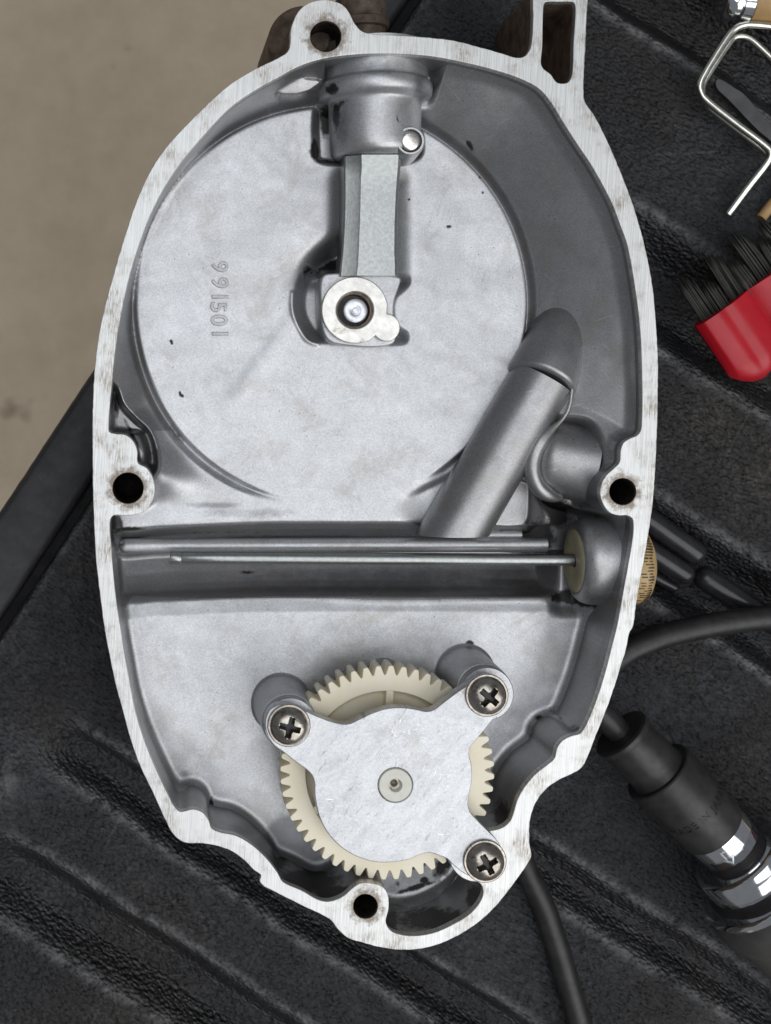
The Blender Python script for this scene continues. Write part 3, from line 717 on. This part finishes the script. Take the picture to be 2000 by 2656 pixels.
# ---------------------------------------------------------------- oil tube, rib, rails, rod
ta = Q(1405, 985, -160); tb = Q(1175, 1388, -160)
ta3 = Vector((ta[0], ta[1], -158)); tb3 = Vector((tb[0], tb[1], -172)); ax = (tb3-ta3)
L = ax.length
oil = lathe('oil_tube', [(-4, 84), (L*0.25, 85), (L*0.5, 86), (L*0.75, 86.5), (L*0.9, 87)], ta3, ax, 'cast_shaded', cover, 72, 35, cap=False)
_a = ax.normalized(); _me = oil.data; _n = len(_me.vertices); _yend = 1404.0
for _v in _me.vertices[_n-72:]:
    _q = 1328 - _v.co.y/U; _k = (_yend - _q)/_a.y
    _v.co += Vector((_a.x, -_a.y, _a.z))*_k*U
_me.update()
V = [v.co.copy() for v in _me.vertices[_n-72:]]
mesh_obj('tube_mouth', V, [tuple(range(72))], 'cast_shaded', oil, False)
tip = lathe('tube_end', [(-14, 80), (-11, 88), (-7, 93), (0, 94.5), (60, 91), (130, 86), (200, 78), (240, 60)], ta3, Vector((0.44, -0.86, -0.34)), 'cast_shaded', cover, 56, 40)
rib_px = [(1484,1000,-110),(1478,1050,-112),(1462,1084,-112),(1432,1112,-112),(1404,1140,-112),(1384,1180,-114),(1380,1222,-118),(1396,1262,-126),(1428,1286,-138),(1452,1290,-150)]
rr = []
path = [(*Q(a, b, c), c) for a, b, c in rib_px]
N_ = len(smooth_loop3(np.array(path, float), 10))
for i in range(N_):
    f = i/(N_-1); rr.append(5 + 17*float(ss(0.22, 0.5, f)) - 10*float(ss(0.85, 1.0, f)))
tube('casting_rib', path, rr, 'cast_shaded', cover, 20, 10)
_b0 = Q(1494, 1198, -180)
lathe('branch_boss', [(-134 + 62*(1-math.cos(math.pi/2*k/10)), max(0.3, 104*math.sin(math.pi/2*k/10))) for k in range(11)] + [(-30, 105), (0, 106), (20, 107), (40, 109)], (_b0[0], _b0[1], -186), (0.975, 0.20, 0.10), 'cast_shaded', cover, 64, 50, cap=False)
# guide rail with rounded ends
def bar_x(name, px0, px1, py0, py1, zc, r, mat, parent, seg=28, flat=1.0):
    a = Q(px0, py0, zc); b_ = Q(px1, py1, zc)
    A = Vector((a[0], a[1], zc)); B = Vector((b_[0], b_[1], zc)); L_ = (B-A).length
    pr = [(r*(1-math.cos(math.pi/2*k/6)), max(r*math.sin(math.pi/2*k/6), 0.3)) for k in range(7)] + [(L_*f_, r) for f_ in (0.25, 0.5, 0.75)] + [(L_ - 2, r), (L_, r-2)]
    return lathe(name, pr, A, B-A, mat, parent, seg, 40)
rail = bar_x('guide_rail', 308, 1418, 1416, 1412, -240, 21, 'cast', cover)
bar_x('rail_step', 1180, 1352, 1386, 1386, -254, 16, 'cast_shaded', rail)
def rod():
    zc = -176; a = Q(441, 1446, zc); b_ = Q(1492, 1452, zc)
    A = Vector((a[0], a[1], zc)); B = Vector((b_[0], b_[1], zc)); L_ = (B-A).length
    return lathe('push_rod', [(0, 15.2), (2, 16.6), (30, 16.6), (31, 15.8), (32, 16.6)] + [(L_*k/8, 16.6) for k in range(1, 9)] + [(L_+10, 16.6)], A, B-A, 'zinc', cover, 28, 40)
rod()
wz = -172; wc = Q(1497, 1455, wz)
seal = lathe('shaft_seal', [(0, 17), (-3, 24), (-4, 66), (-3, 80), (0, 86), (40, 86)], (wc[0]-8, wc[1], wz), (1, 0, 0), 'tan_washer', cover, 48, 40, cap=False)
lathe('seal_bore', [(-1, 24), (4, 17.5), (6, 14)], (wc[0]-10, wc[1], wz), (1, 0, 0), 'black', seal, 32, 40, cap=False)
# rounded bush holder at the end of the channel
pr = [(3, 82), (0, 87), (1, 92), (6, 103), (16, 112), (30, 117), (50, 119), (110, 121)]
lathe('seal_housing', pr, (wc[0]-8, wc[1], wz-2), (1, 0, 0), 'cast', cover, 72, 60, cap=False)

# ---------------------------------------------------------------- drive gear, posts, plate and screws
GC = (1011.0, 2014.0)
def gear():
    T = 52; R0 = 256.0; R1 = 281.0
    out = []
    for k in range(T):
        a = 2*math.pi*(k + 0.3)/T; s = 2*math.pi/T
        for da, r in ((-0.50, R0), (-0.42, R0+2), (-0.33, R0+10), (-0.26, R1-8), (-0.18, R1-1.5), (0.0, R1), (0.18, R1-1.5), (0.26, R1-8), (0.33, R0+10), (0.42, R0+2)):
            out.append((GC[0] + r*math.cos(a+da*s), GC[1] + r*math.sin(a+da*s)))
    return np.array(out)
g = slab('drive_gear', [gear(), circle(*GC, 214, 96)], -118, -34, 'nylon', cover, 2.0, 35, 2)
lathe('gear_web', [(-80, 60), (-74, 70), (-72, 196), (-68, 206), (-50, 212), (-40, 215)], (*GC, 0), (0, 0, 1), 'nylon', g, 96, 50, cap=False)
for a0 in (0.55, 1.6, 2.65, 3.7, 4.75, 5.8):
    c, s = math.cos(a0), math.sin(a0)
    pts = [(GC[0]+c*r_-s*w_, GC[1]+s*r_+c*w_) for r_, w_ in ((80, -8), (216, -10), (216, 10), (80, 8))]
    slab('gear_spoke', [np.array(pts)], -64, -38, 'nylon', g, 2, 40)
hub = lathe('gear_hub', [(-100, 62), (-10, 62), (-8, 43), (44, 43), (47, 41), (47.5, 18), (45, 16.5), (0, 16)], (1017, 2023, 0), (0, 0, 1), 'nylon_hub', g, 56, 40, cap=False)
lathe('hub_bore', [(24, 16.4), (22, 10), (24, 6), (30, 4), (31, 0.3)], (1017, 2023, 0), (0, 0, 1), 'screw', g, 32, 60, cap=False)

SCREWS = [(751, 1885), (1266, 1806), (1261, 2238)]
PL = [(688,1885),(690,1862),(700,1842),(718,1830),(744,1828),(778,1838),(826,1859),(859,1871),(888,1878),(907,1877),(931,1866),(965,1850),(1003,1838),(1042,1835),(1080,1840),(1105,1845),(1123,1842),(1152,1821),
      (1191,1792),(1224,1772),(1250,1757),(1280,1755),(1303,1772),(1313,1800),(1307,1826),(1291,1852),(1272,1874),(1253,1898),(1229,1926),(1219,1940),(1217,1958),(1223,1984),(1224,2022),(1217,2061),(1214,2085),(1219,2104),(1239,2128),
      (1263,2152),(1282,2171),(1297,2191),(1306,2215),(1308,2242),(1298,2268),(1272,2281),(1239,2280),(1205,2266),(1176,2244),(1160,2228),(1138,2219),(1114,2212),(1090,2217),(1061,2229),(1022,2236),(974,2236),(926,2222),(888,2200),(854,2166),(830,2123),
      (821,2090),(816,2056),(816,2032),(809,2011),(797,1998),(768,1977),(734,1950),(712,1934),(696,1912)]
HUBQ = (1015.5, 2021.5)
plate = slab('retainer_plate', [smooth_loop(QL(PL, 44), 6), circle(1017, 2023, 44.5, 56)], 2, 44, 'plate', cover, 2.4, 40, 3)
for k, (px, py) in enumerate(SCREWS):
    qx, qy = Q(px, py, 60)
    if k < 2:
        p = lathe('standoff_post', [(-236, 92), (-231, 84), (-226, 80), (-218, 78), (-30, 72), (-29, 70), (-26, 69), (-2, 69), (1, 67), (1.5, 20)], (Q(px+ (2 if k == 0 else -2), py-2, 2)[0], Q(px, py-6, 2)[1], 0), (0, 0, 1), 'cast', cover, 56, 40, cap=False)
    # pan head with a cross recess, polar grid
    ws = lathe('washer', [(44, 53), (46, 55), (49, 55), (51, 53), (51, 20)], (qx, qy, 0), (0, 0, 1), 'screw', cover, 48, 40, cap=False)
    RN, TN = 40, 96; hr = 49.0; V = []; F = []
    rot = (0.25, 0.7, 1.1)[k]; deepv = []
    for i in range(RN+1):
        r_ = hr*(i/RN)
        for j in range(TN):
            th = 2*math.pi*j/TN
            hgt = 27*math.sqrt(max(0, 1-(r_/hr)**2.6))
            u_ = abs(math.cos(th-rot)*r_); v_ = abs(math.sin(th-rot)*r_)
            arm = max(min(u_-5.2, 24-v_ if False else 1e9), -1e9)
            incross = (u_ < 6.6 and v_ < 25) or (v_ < 6.6 and u_ < 25)
            soft = min(max(0, 7.4-min(u_, v_))/2.2, 1.0)*min(max(0, 27-max(u_, v_))/3.0, 1.0)
            soft = max(soft, min(max(0, 13-r_)/3.0, 1.0))
            deepv.append(soft > 0.55)
            hgt -= 22*soft
            V.append(W(qx + r_*math.cos(th), qy + r_*math.sin(th), 50 + hgt))
    for i in range(RN):
        for j in range(TN):
            j2 = (j+1) % TN
            F.append((i*TN+j, (i+1)*TN+j, (i+1)*TN+j2, i*TN+j2))
    base0 = len(V)
    for j in range(TN):
        th = 2*math.pi*j/TN; V.append(W(qx + hr*math.cos(th), qy + hr*math.sin(th), 46))
    for j in range(TN): F.append((RN*TN+j, base0+j, base0+(j+1) % TN, RN*TN+(j+1) % TN))
    s = mesh_obj('screw', V, F, 'screw', plate, True, 50)
    s.data.materials.append(M['black'])  # second slot paints the shade inside the cross recess
    for p_ in s.data.polygons:
        if all(v_ < len(deepv) and deepv[v_] for v_ in p_.vertices): p_.material_index = 1
    bm = bmesh.new(); bm.from_mesh(s.data); bmesh.ops.remove_doubles(bm, verts=bm.verts, dist=1e-7); bmesh.ops.recalc_face_normals(bm, faces=bm.faces); bm.to_mesh(s.data); bm.free()
    ws.parent = s; ws.location = -cover.location*0 - Vector(s.matrix_basis.translation)*0
    ws.location = Vector((0, 0, 0))
    lathe('screw_recess', [(2.0, 16.5), (1.5, 9), (0, 0.3)], (qx, qy, 54.5), (0, 0, 1), 'black', s, 4 * 4, 40, cap=False) if False else None
# small stub of the idler pin behind the gear
sp_ = Q(1000, 1752, -200)
lathe('idler_stub', [(-240, 52), (-200, 46), (-190, 42), (-186, 30), (-186, .3)], (sp_[0], sp_[1]+8, 0), (0, 0, 1), 'cast_shaded', cover, 40, 40, cap=False)
# finger plate under the gear, lower edge
gp = Q(1035, 2300, -250)
# outside bosses that show past the top edge
ob = Q(752, 112, -260)
lathe('mounting_boss', [(-470, 96), (-460, 104), (-150, 100), (-140, 92), (-100, 60)], (ob[0]+28, ob[1]+30, 0), (0, 0, 1), 'outer', cover, 48, 40)
lathe('lever_boss', [(-40, 62), (30, 62), (36, 70), (58, 70), (62, 62), (140, 62), (150, 80)], (Q(945, 85, -260)[0], Q(945, 20, -260)[1], -270), (0, 1, 0), 'outer', cover, 40, 40)
lathe('bracket_bushing', [(0, 22), (-2, 34), (0, 38), (6, 40), (30, 40)], (1384, 84, -130), (1, 0, 0), 'slot', cover, 32, 40, cap=False)

# ================================================================ surroundings
# ---- bed liner: ridged moulded sheet
ZB = -476.0
SDX, SDY = 0.835, 0.55
def build_liner():
    gs = 9.0
    s0, s1, t0, t1 = 905.0, 3900.0, -2600.0, 3300.0
    # local frame: s runs along the ridges, t across them
    S = np.arange(s0, s1, gs); T = np.arange(t0, t1, gs*0.8)
    SS, TT = np.meshgrid(S, T)
    tn = -SDY*NX + SDX*NY; f = (D-ZB)/D
    def tq(t): return tn + (t-tn)*f
    sn = SDX*NX + SDY*NY
    def sq(s): return sn + (s-sn)*f
    z = np.full_like(SS, ZB)
    rs2 = np.random.RandomState(7)
    wear = np.zeros_like(SS)
    for c, hw, soft, dep in ((-1500, 90, 60, 120), (-960, 110, 70, 130), (-330, 130, 80, 130), (255, 120, 55, 120), (1100, 55, 45, 80), (1530, 66, 40, 95), (1885, 95, 60, 110), (2330, 100, 60, 110), (2800, 90, 60, 110)):
        wob = 7*np.sin(SS/260.0 + c) + 3*np.sin(SS/71.0 + 2*c)
        d = np.abs(TT - tq(c) + wob) - hw*f*0.8
        end = ss(sq(1120), sq(1290), SS - 0.0010*(TT-tq(c))**2) if c > 900 else 1.0
        z -= dep*(1-ss(-soft, soft*0.6, d))*end
        wear = np.maximum(wear, np.exp(-((d-soft*0.55)/16.0)**2)*end)
    z += 26*np.exp(-((SS-sq(1130))/75.0)**2)*ss(tq(1500), tq(1680), TT)
    wear = np.maximum(wear, 0.7*np.exp(-((SS-sq(1130))/50.0)**2)*ss(tq(1500), tq(1680), TT))
    wear = np.maximum(wear, 0.8*np.exp(-((SS-sq(915))/16.0)**2))
    z[:, 0] -= 400; z[:, 1] -= 25
    Xw = SDX*SS - SDY*TT; Yw = SDY*SS + SDX*TT
    ny, nx = SS.shape
    co = np.stack([(Xw-1000)*U, (1328-Yw)*U, z*U], -1).reshape(-1, 3).astype(np.float32)
    ii = np.arange(ny*nx).reshape(ny, nx)
    q = np.stack([ii[:-1, :-1], ii[1:, :-1], ii[1:, 1:], ii[:-1, 1:]], -1).reshape(-1, 4)
    me = bpy.data.meshes.new('bed_liner'); me.vertices.add(len(co)); me.vertices.foreach_set('co', co.ravel())
    me.loops.add(q.size); me.loops.foreach_set('vertex_index', q.ravel().astype(np.int32))
    me.polygons.add(len(q)); me.polygons.foreach_set('loop_start', np.arange(0, q.size, 4, dtype=np.int32))
    me.update(calc_edges=True); me.validate(); me.materials.append(M['liner']); me.shade_smooth()
    at = me.attributes.new('wear', 'FLOAT', 'POINT'); at.data.foreach_set('value', wear.ravel().astype(np.float32))
    if me.polygons[0].normal.z < 0: me.flip_normals()
    o = bpy.data.objects.new('bed_liner', me); col.objects.link(o); o['kind'] = 'structure'
    return o, sq, tq
liner, sq, tq = build_liner()
# tailgate edge strip beyond the gap
def from_st(s, t): return SDX*s - SDY*t, SDY*s + SDX*t
def build_edge():
    V = []; F = []
    rows = [(sq(733)-6, -900), (sq(733)-4, -500), (sq(733), ZB-14), (sq(739), ZB-4), (sq(748), ZB), (sq(800), ZB+3), (sq(866), ZB), (sq(878), ZB-6), (sq(884), ZB-22), (sq(886), -700)]
    T = np.arange(-2600, 3300, 22.0); rs3 = np.random.RandomState(3); wob = np.convolve(rs3.randn(len(T)+8), np.ones(5)/5, 'same')[:len(T)]*2.4
    for i, t_ in enumerate(T):
        for k, (s_, zz) in enumerate(rows):
            x, y = from_st(s_ + wob[i]*(1 if k < 5 else .4), t_); V.append(W(x, y, zz))
    n = len(rows)
    for i in range(len(T)-1):
        for k in range(n-1): F.append((i*n+k, (i+1)*n+k, (i+1)*n+k+1, i*n+k+1))
    o = mesh_obj('tailgate_edge', V, F, 'liner_smooth', None, True, 45); o['kind'] = 'structure'
    bm = bmesh.new(); bm.from_mesh(o.data); bmesh.ops.recalc_face_normals(bm, faces=bm.faces); bm.to_mesh(o.data); bm.free()
    return o
build_edge()
mesh_obj('bed_floor', [W(*from_st(sq(737), -2600), -702), W(*from_st(3900, -2600), -702), W(*from_st(3900, 3290), -702), W(*from_st(sq(737), 3290), -702)], [(0, 3, 2, 1)], 'liner_smooth', None, False)['kind'] = 'structure'
cf = mesh_obj('concrete_floor', [(-6, -6, -0.47), (6, -6, -0.47), (6, 6, -0.47), (-6, 6, -0.47)], [(0, 1, 2, 3)], 'concrete', None, False); cf['kind'] = 'structure'
# moulded rib ends in the groove on the right
def capsule(name, a, b_, r, mat, parent, seg=20, sq_=0.6):
    A = Vector(a); B = Vector(b_); L_ = (B-A).length
    pr = [(-r*math.cos(math.pi/2*k/6), max(r*math.sin(math.pi/2*k/6), .2)) for k in range(7)] + [(L_ + r*math.sin(math.pi/2*k/6), max(r*math.cos(math.pi/2*k/6), .2)) for k in range(7)]
    return lathe(name, pr, A, B-A, mat, parent, seg, 60, cap=False)
for (x0, y0, x1, y1, r) in ((1560, 1262, 1800, 1432, 36), (1560, 1348, 1772, 1486, 34), (1600, 1442, 1748, 1524, 16), (1830, 1500, 2060, 1650, 36)):
    zz = -560 + r*1.2
    a = Q(x0, y0, zz); b_ = Q(x1, y1, zz)
    capsule('moulded_rib', (*a, zz), (*b_, zz), r, 'liner_gloss', liner)

# ---- black cable looping behind the cover
cz_ = ZB + 38
cable_px = [(2150,1575),(2000,1600),(1900,1612),(1780,1635),(1690,1662),(1600,1710),(1480,1830),(1370,2000),(1335,2150),(1362,2250),(1405,2340),(1440,2440),(1470,2540),(1505,2660),(1540,2780)]
cb_o = tube('cable', [(*Q(a, b_, cz_), cz_) for a, b_ in cable_px], 35, 'rubber', None, 24, 14)
cb_o['label'] = 'black rubber cable running behind the engine cover on its right'; cb_o['category'] = 'cable'

# ---- tan knurled knob on the outside, in line with the push rod
kz = -178; ky = Q(1690, 1464, kz)[1]; kx = 1652.0
kr = 108.0
knob = lathe('adjuster_knob', [(-40, 60), (-38, kr-2), (-34, kr), (60, kr), (72, kr-4), (84, kr-14), (93, kr-32), (98, kr-56), (100, 20), (100, 0.3)], (kx, ky, kz), (1, 0, 0.0), 'dial', cover, 72, 50, cap=False)
rk = random.Random(5)
for k in range(34):
    a = math.radians(-74 + 148*k/33.0); ca_, sa_ = math.cos(a), math.sin(a)
    x1 = kx + 76 - rk.uniform(0, 6); x0 = x1 - rk.choice((16, 22, 28, 34))
    V = []
    w_ = rk.uniform(1.2, 2.3)
    for x_ in (x0, x1):
        for rr_ in (kr-8, kr-1.0 if x_ == x1 else kr+0.8):
            for sg in (-1, 1):
                V.append(W(x_, ky + rr_*sa_ + sg*w_*ca_, kz + rr_*ca_ - sg*w_*sa_))
    mesh_obj('knurl_mark', V, [(0, 1, 3, 2), (4, 6, 7, 5), (0, 4, 5, 1), (2, 3, 7, 6), (1, 5, 7, 3), (0, 2, 6, 4)], 'ink', knob, False)

# ---- socket tool, lower right
az = -282
o0 = Q(1708, 2003, az); d0 = Vector((0.70, 0.714, -0.02)).normalized()
fz = (D-az)/D
tool = empty('socket_tool', W(*Q(1820, 2120, az), ZB), 'black and chrome socket tool stamped MADE IN JAPAN, lower right corner', 'tool')
O = Vector((o0[0], o0[1], az))
def tl(name, pr, mat, seg=56, ang=35): return lathe(name, [(s_*fz, r_*fz) for s_, r_ in pr], O, d0, mat, tool, seg, ang)
tl('drive_tip', [(-260, 30), (-258, 33), (-130, 34)], 'blk_steel', 4 * 6)
tl('tip_ring', [(-146, 70), (-144, 76), (-141, 79), (-130, 79), (-126, 77), (-124, 70)], 'blk_steel')
tl('neck', [(-124, 71), (-40, 75), (-36, 73), (-20, 74), (-4, 80)], 'blk_steel')
slv = tl('sleeve', [(-6, 92), (-3, 95), (0, 96), (100, 93), (203, 89), (206, 87)], 'blk_steel')
b1 = tl('chrome_band', [(206, 84), (208, 86), (266, 86), (272, 82), (276, 70)], 'chrome')
tl('band_gap', [(270, 76), (290, 90)], 'blk_steel')
tl('chrome_collar', [(288, 116), (292, 126), (298, 130), (346, 136), (352, 134), (356, 128)], 'chrome')
tl('collar_groove', [(354, 128), (372, 150)], 'blk_steel')
tl('chrome_flange', [(370, 168), (374, 176), (380, 180), (388, 178), (392, 172)], 'chrome')
tl('handle', [(390, 172), (400, 182), (430, 188), (470, 186), (480, 176), (486, 172), (700, 166), (900, 160)], 'gray_body')
# lettering wrapped round the sleeve
def wrap_text(body, size, s_at, ang0, r_at, mat, parent, name, squash=1.0):
    me = text_mesh(body, size, 1.0, 0.15)
    a = d0; ref = Vector((0, 0, 1)); u = (ref - a*ref.dot(a)).normalized(); v = a.cross(u)
    bm = bmesh.new(); bm.from_mesh(me); bmesh.ops.subdivide_edges(bm, edges=bm.edges, cuts=1)
    for vt in bm.verts:
        th = ang0 + vt.co.x*squash/r_at
        rad = r_at + vt.co.z
        p = O + a*(s_at - vt.co.y) + (u*math.cos(th) + v*math.sin(th))*rad
        vt.co = W(*p)
    bmesh.ops.recalc_face_normals(bm, faces=bm.faces)
    bm.to_mesh(me); bm.free(); me.materials.clear(); me.materials.append(M[mat]); me.name = name
    return link(bpy.data.objects.new(name, me), parent)
# reading direction: towards the upper right
_u = (Vector((0, 0, 1)) - d0*d0.z).normalized(); _v = d0.cross(_u)
sgn = 1.0 if _v.x > 0 else -1.0
wrap_text('MADE IN JAPAN', 30, 122*fz, 0.0, 92.6*fz, 'black', slv, 'lettering', sgn)
# arrow on the chrome band
def arrow():
    P = [(-9, -16), (9, -16), (9, 6), (17, 6), (0, 26), (-17, 6), (-9, 6)]
    Pi = [(-5.5, -12), (5.5, -12), (5.5, 9.5), (9.5, 9.5), (0, 20.5), (-9.5, 9.5), (-5.5, 9.5)]
    V = []; n = len(P); r_ = 86*fz
    for L_, h in ((P, 1.0), (Pi, 1.0), (P, -1.0), (Pi, -1.0)):
        for a, b_ in L_:
            th = -sgn*0.38 + sgn*a*fz/r_
            V.append(W(*(O + d0*((236 + b_)*fz) + (_u*math.cos(th) + _v*math.sin(th))*(r_+h))))
    F = []
    for i in range(n):
        j = (i+1) % n
        F += [(i, j, n+j, n+i), (2*n+i, 3*n+i, 3*n+j, 2*n+j), (i, 2*n+i, 2*n+j, j), (n+i, n+j, 3*n+j, 3*n+i)]
    mesh_obj('arrow_mark', V, F, 'pin_white', b1, False)
arrow()

# ---- red holder with dark keys
rz = -400
hold = empty('brush', W(*Q(1930, 860, rz), ZB), 'red plastic brush with black bristle tufts at the right edge', 'brush')
def build_holder():
    e = Vector((0.81, -0.59, 0)); l = Vector((0.56, 0.83, 0))          # along the mouth, down the ribs
    f = (D-rz)/D; o = Vector((*Q(1803, 847, rz), rz))
    NA, NB = 120, 26; wid = 330*f; V = []; F = []
    for side in (1, -1):
        for i in range(NA+1):
            a = wid*i/NA; ph = ((a + 8*f)/(168*f)) % 1.0
            lobe = math.sin(math.pi*ph)
            Lb = (128 + 84*max(lobe, 0)**0.6)*f
            if a < 60*f: Lb *= 1.0
            for j in range(NB+1):
                b_ = j/NB; th = (16 + 24*lobe**0.7 - 5*math.exp(-((ph-0.5)/0.10)**2))*f
                th *= math.sqrt(max(0.0, 1-max(0, (b_-0.72)/0.28)**2.0)) if b_ > 0.72 else 1.0
                edge = min(a/(14*f), 1.0, (wid-a)/(14*f)); th *= math.sqrt(max(edge, 0.0))*0.9 + 0.1
                p = o + e*a + l*(b_*Lb + 0.18*a*0) + Vector((0, 0, side*th)); V.append(W(*p))
    n1 = (NA+1)*(NB+1)
    for s_ in range(2):
        for i in range(NA):
            for j in range(NB):
                k = s_*n1 + i*(NB+1)+j
                F.append((k, k+1, k+NB+2, k+NB+1))
    for i in range(NA):
        a = i*(NB+1); F.append((a, a+NB+1, n1+a+NB+1, n1+a)); a2 = a+NB; F.append((a2, a2+NB+1, n1+a2+NB+1, n1+a2))
    ob_ = mesh_obj('brush_back', V, F, 'red', hold, True, 60)
    bm = bmesh.new(); bm.from_mesh(ob_.data); bmesh.ops.recalc_face_normals(bm, faces=bm.faces); bm.to_mesh(ob_.data); bm.free()
    rb_ = random.Random(11)
    for d_, ln, wd_, dz_ in ((46, 158, 24, -6), (84, 112, 20, 10), (138, 168, 24, -4), (176, 118, 20, 12), (228, 176, 24, -4), (266, 124, 20, 12), (306, 160, 22, 0)):
        V = []; F = []
        lean = rb_.uniform(-0.06, 0.06)
        for n_ in range(40):
            u0 = rb_.uniform(-1, 1); w0 = rb_.uniform(-1, 1)*math.sqrt(max(0, 1-u0*u0))
            L_ = ln*rb_.uniform(0.86, 1.0) - 26*max(0, u0)
            r_ = rb_.uniform(3.6, 5.2); sp = rb_.uniform(0.80, 1.04)
            pts = []
            for q_ in range(5):
                g_ = q_/4.0
                pts.append(o + e*(d_*f + u0*wd_*(1 + (sp-1)*g_) + lean*L_*g_*g_ + rb_.uniform(-1, 1)*1.2*g_) + l*(16*f - L_*g_) + Vector((0, 0, dz_ + w0*12*(1+(sp-1)*g_))))
            b0 = len(V)
            for q_, p in enumerate(pts):
                rr_ = r_*(1.0 if q_ < 4 else 0.5)
                for c_, s_2 in ((1, 0), (-0.5, 0.87), (-0.5, -0.87)): V.append(W(*(p + e*c_*rr_ + Vector((0, 0, s_2*rr_)))))
            for q_ in range(4):
                for k_ in range(3):
                    k2 = (k_+1) % 3
                    F.append((b0+q_*3+k_, b0+q_*3+k2, b0+q_*3+3+k2, b0+q_*3+3+k_))
            F.append((b0+12, b0+13, b0+14))
        mesh_obj('bristle_tuft', V, F, 'prong', hold, True)
build_holder()

# ---- wire bail, blade, wooden handle, dowel (upper right)
bail = empty('wire_bail', W(*Q(1880, 300, -430), ZB), 'shiny bent wire bail with doubled strands, upper right', 'wire clip')
def wz_(lst): return [(*Q(a, b_, c), c) for a, b_, c in lst]
tube('outer_wire', wz_([(1888,556,-455),(1940,486,-440),(1984,430,-425),(1997,408,-420),(1996,392,-418),(1980,374,-416),(1900,314,-412),(1834,262,-410),(1818,240,-410),(1816,216,-410),(1835,178,-408),(1880,106,-404),(1902,78,-402),(1925,66,-400),(1960,64,-398),(2080,78,-395)]), 11, 'wire', bail, 16, 8)
tube('inner_wire', wz_([(1990,400,-436),(1975,384,-436),(1905,330,-434),(1842,280,-432),(1824,252,-432),(1822,222,-432),(1842,186,-430),(1884,122,-428),(1904,98,-427),(1926,94,-426),(1952,106,-425),(2000,150,-425),(2090,235,-425)]), 10, 'wire', bail, 16, 8)
bl_pts = [(1857,210),(1862,204),(1872,206),(1911,231),(1926,240),(2000,324),(2100,440),(2100,480),(2000,366),(1968,339),(1890,258),(1860,228)]
bo = slab('feeler_blade', [smooth_loop(QL(bl_pts, ZB+34), 8)], ZB+22, ZB+34, 'blade', None, 1.5)
bo['label'] = 'flat dull grey blade with rounded tip inside the wire bail'; bo['category'] = 'blade'
hnd = empty('wooden_handle', W(*Q(1960, 10, -380), ZB), 'wooden handle with chrome ferrule in the upper right corner', 'handle')
ho = Vector((*Q(1882, 2, -415), -415)); hd = Vector((0.88, 0.02, 0)).normalized()
hd = Vector((0.96, 0.06, 0)).normalized()
lathe('ferrule', [(-14, 40), (-12, 50), (-6, 56), (14, 60), (20, 52), (32, 52), (38, 60), (64, 64), (70, 60)], ho, hd, 'chrome', hnd, 48, 40)
lathe('grip', [(66, 56), (72, 60), (150, 60), (300, 60), (320, 50)], ho, hd, 'wood', hnd, 48, 40)
dw = tube('dowel', wz_([(1974, 566, -452), (2010, 522, -450), (2120, 400, -446)]), 15, 'wood', None, 14, 12)
dw['label'] = 'pale brown wooden dowel tip at the right edge between wire and red brush'; dw['category'] = 'dowel'
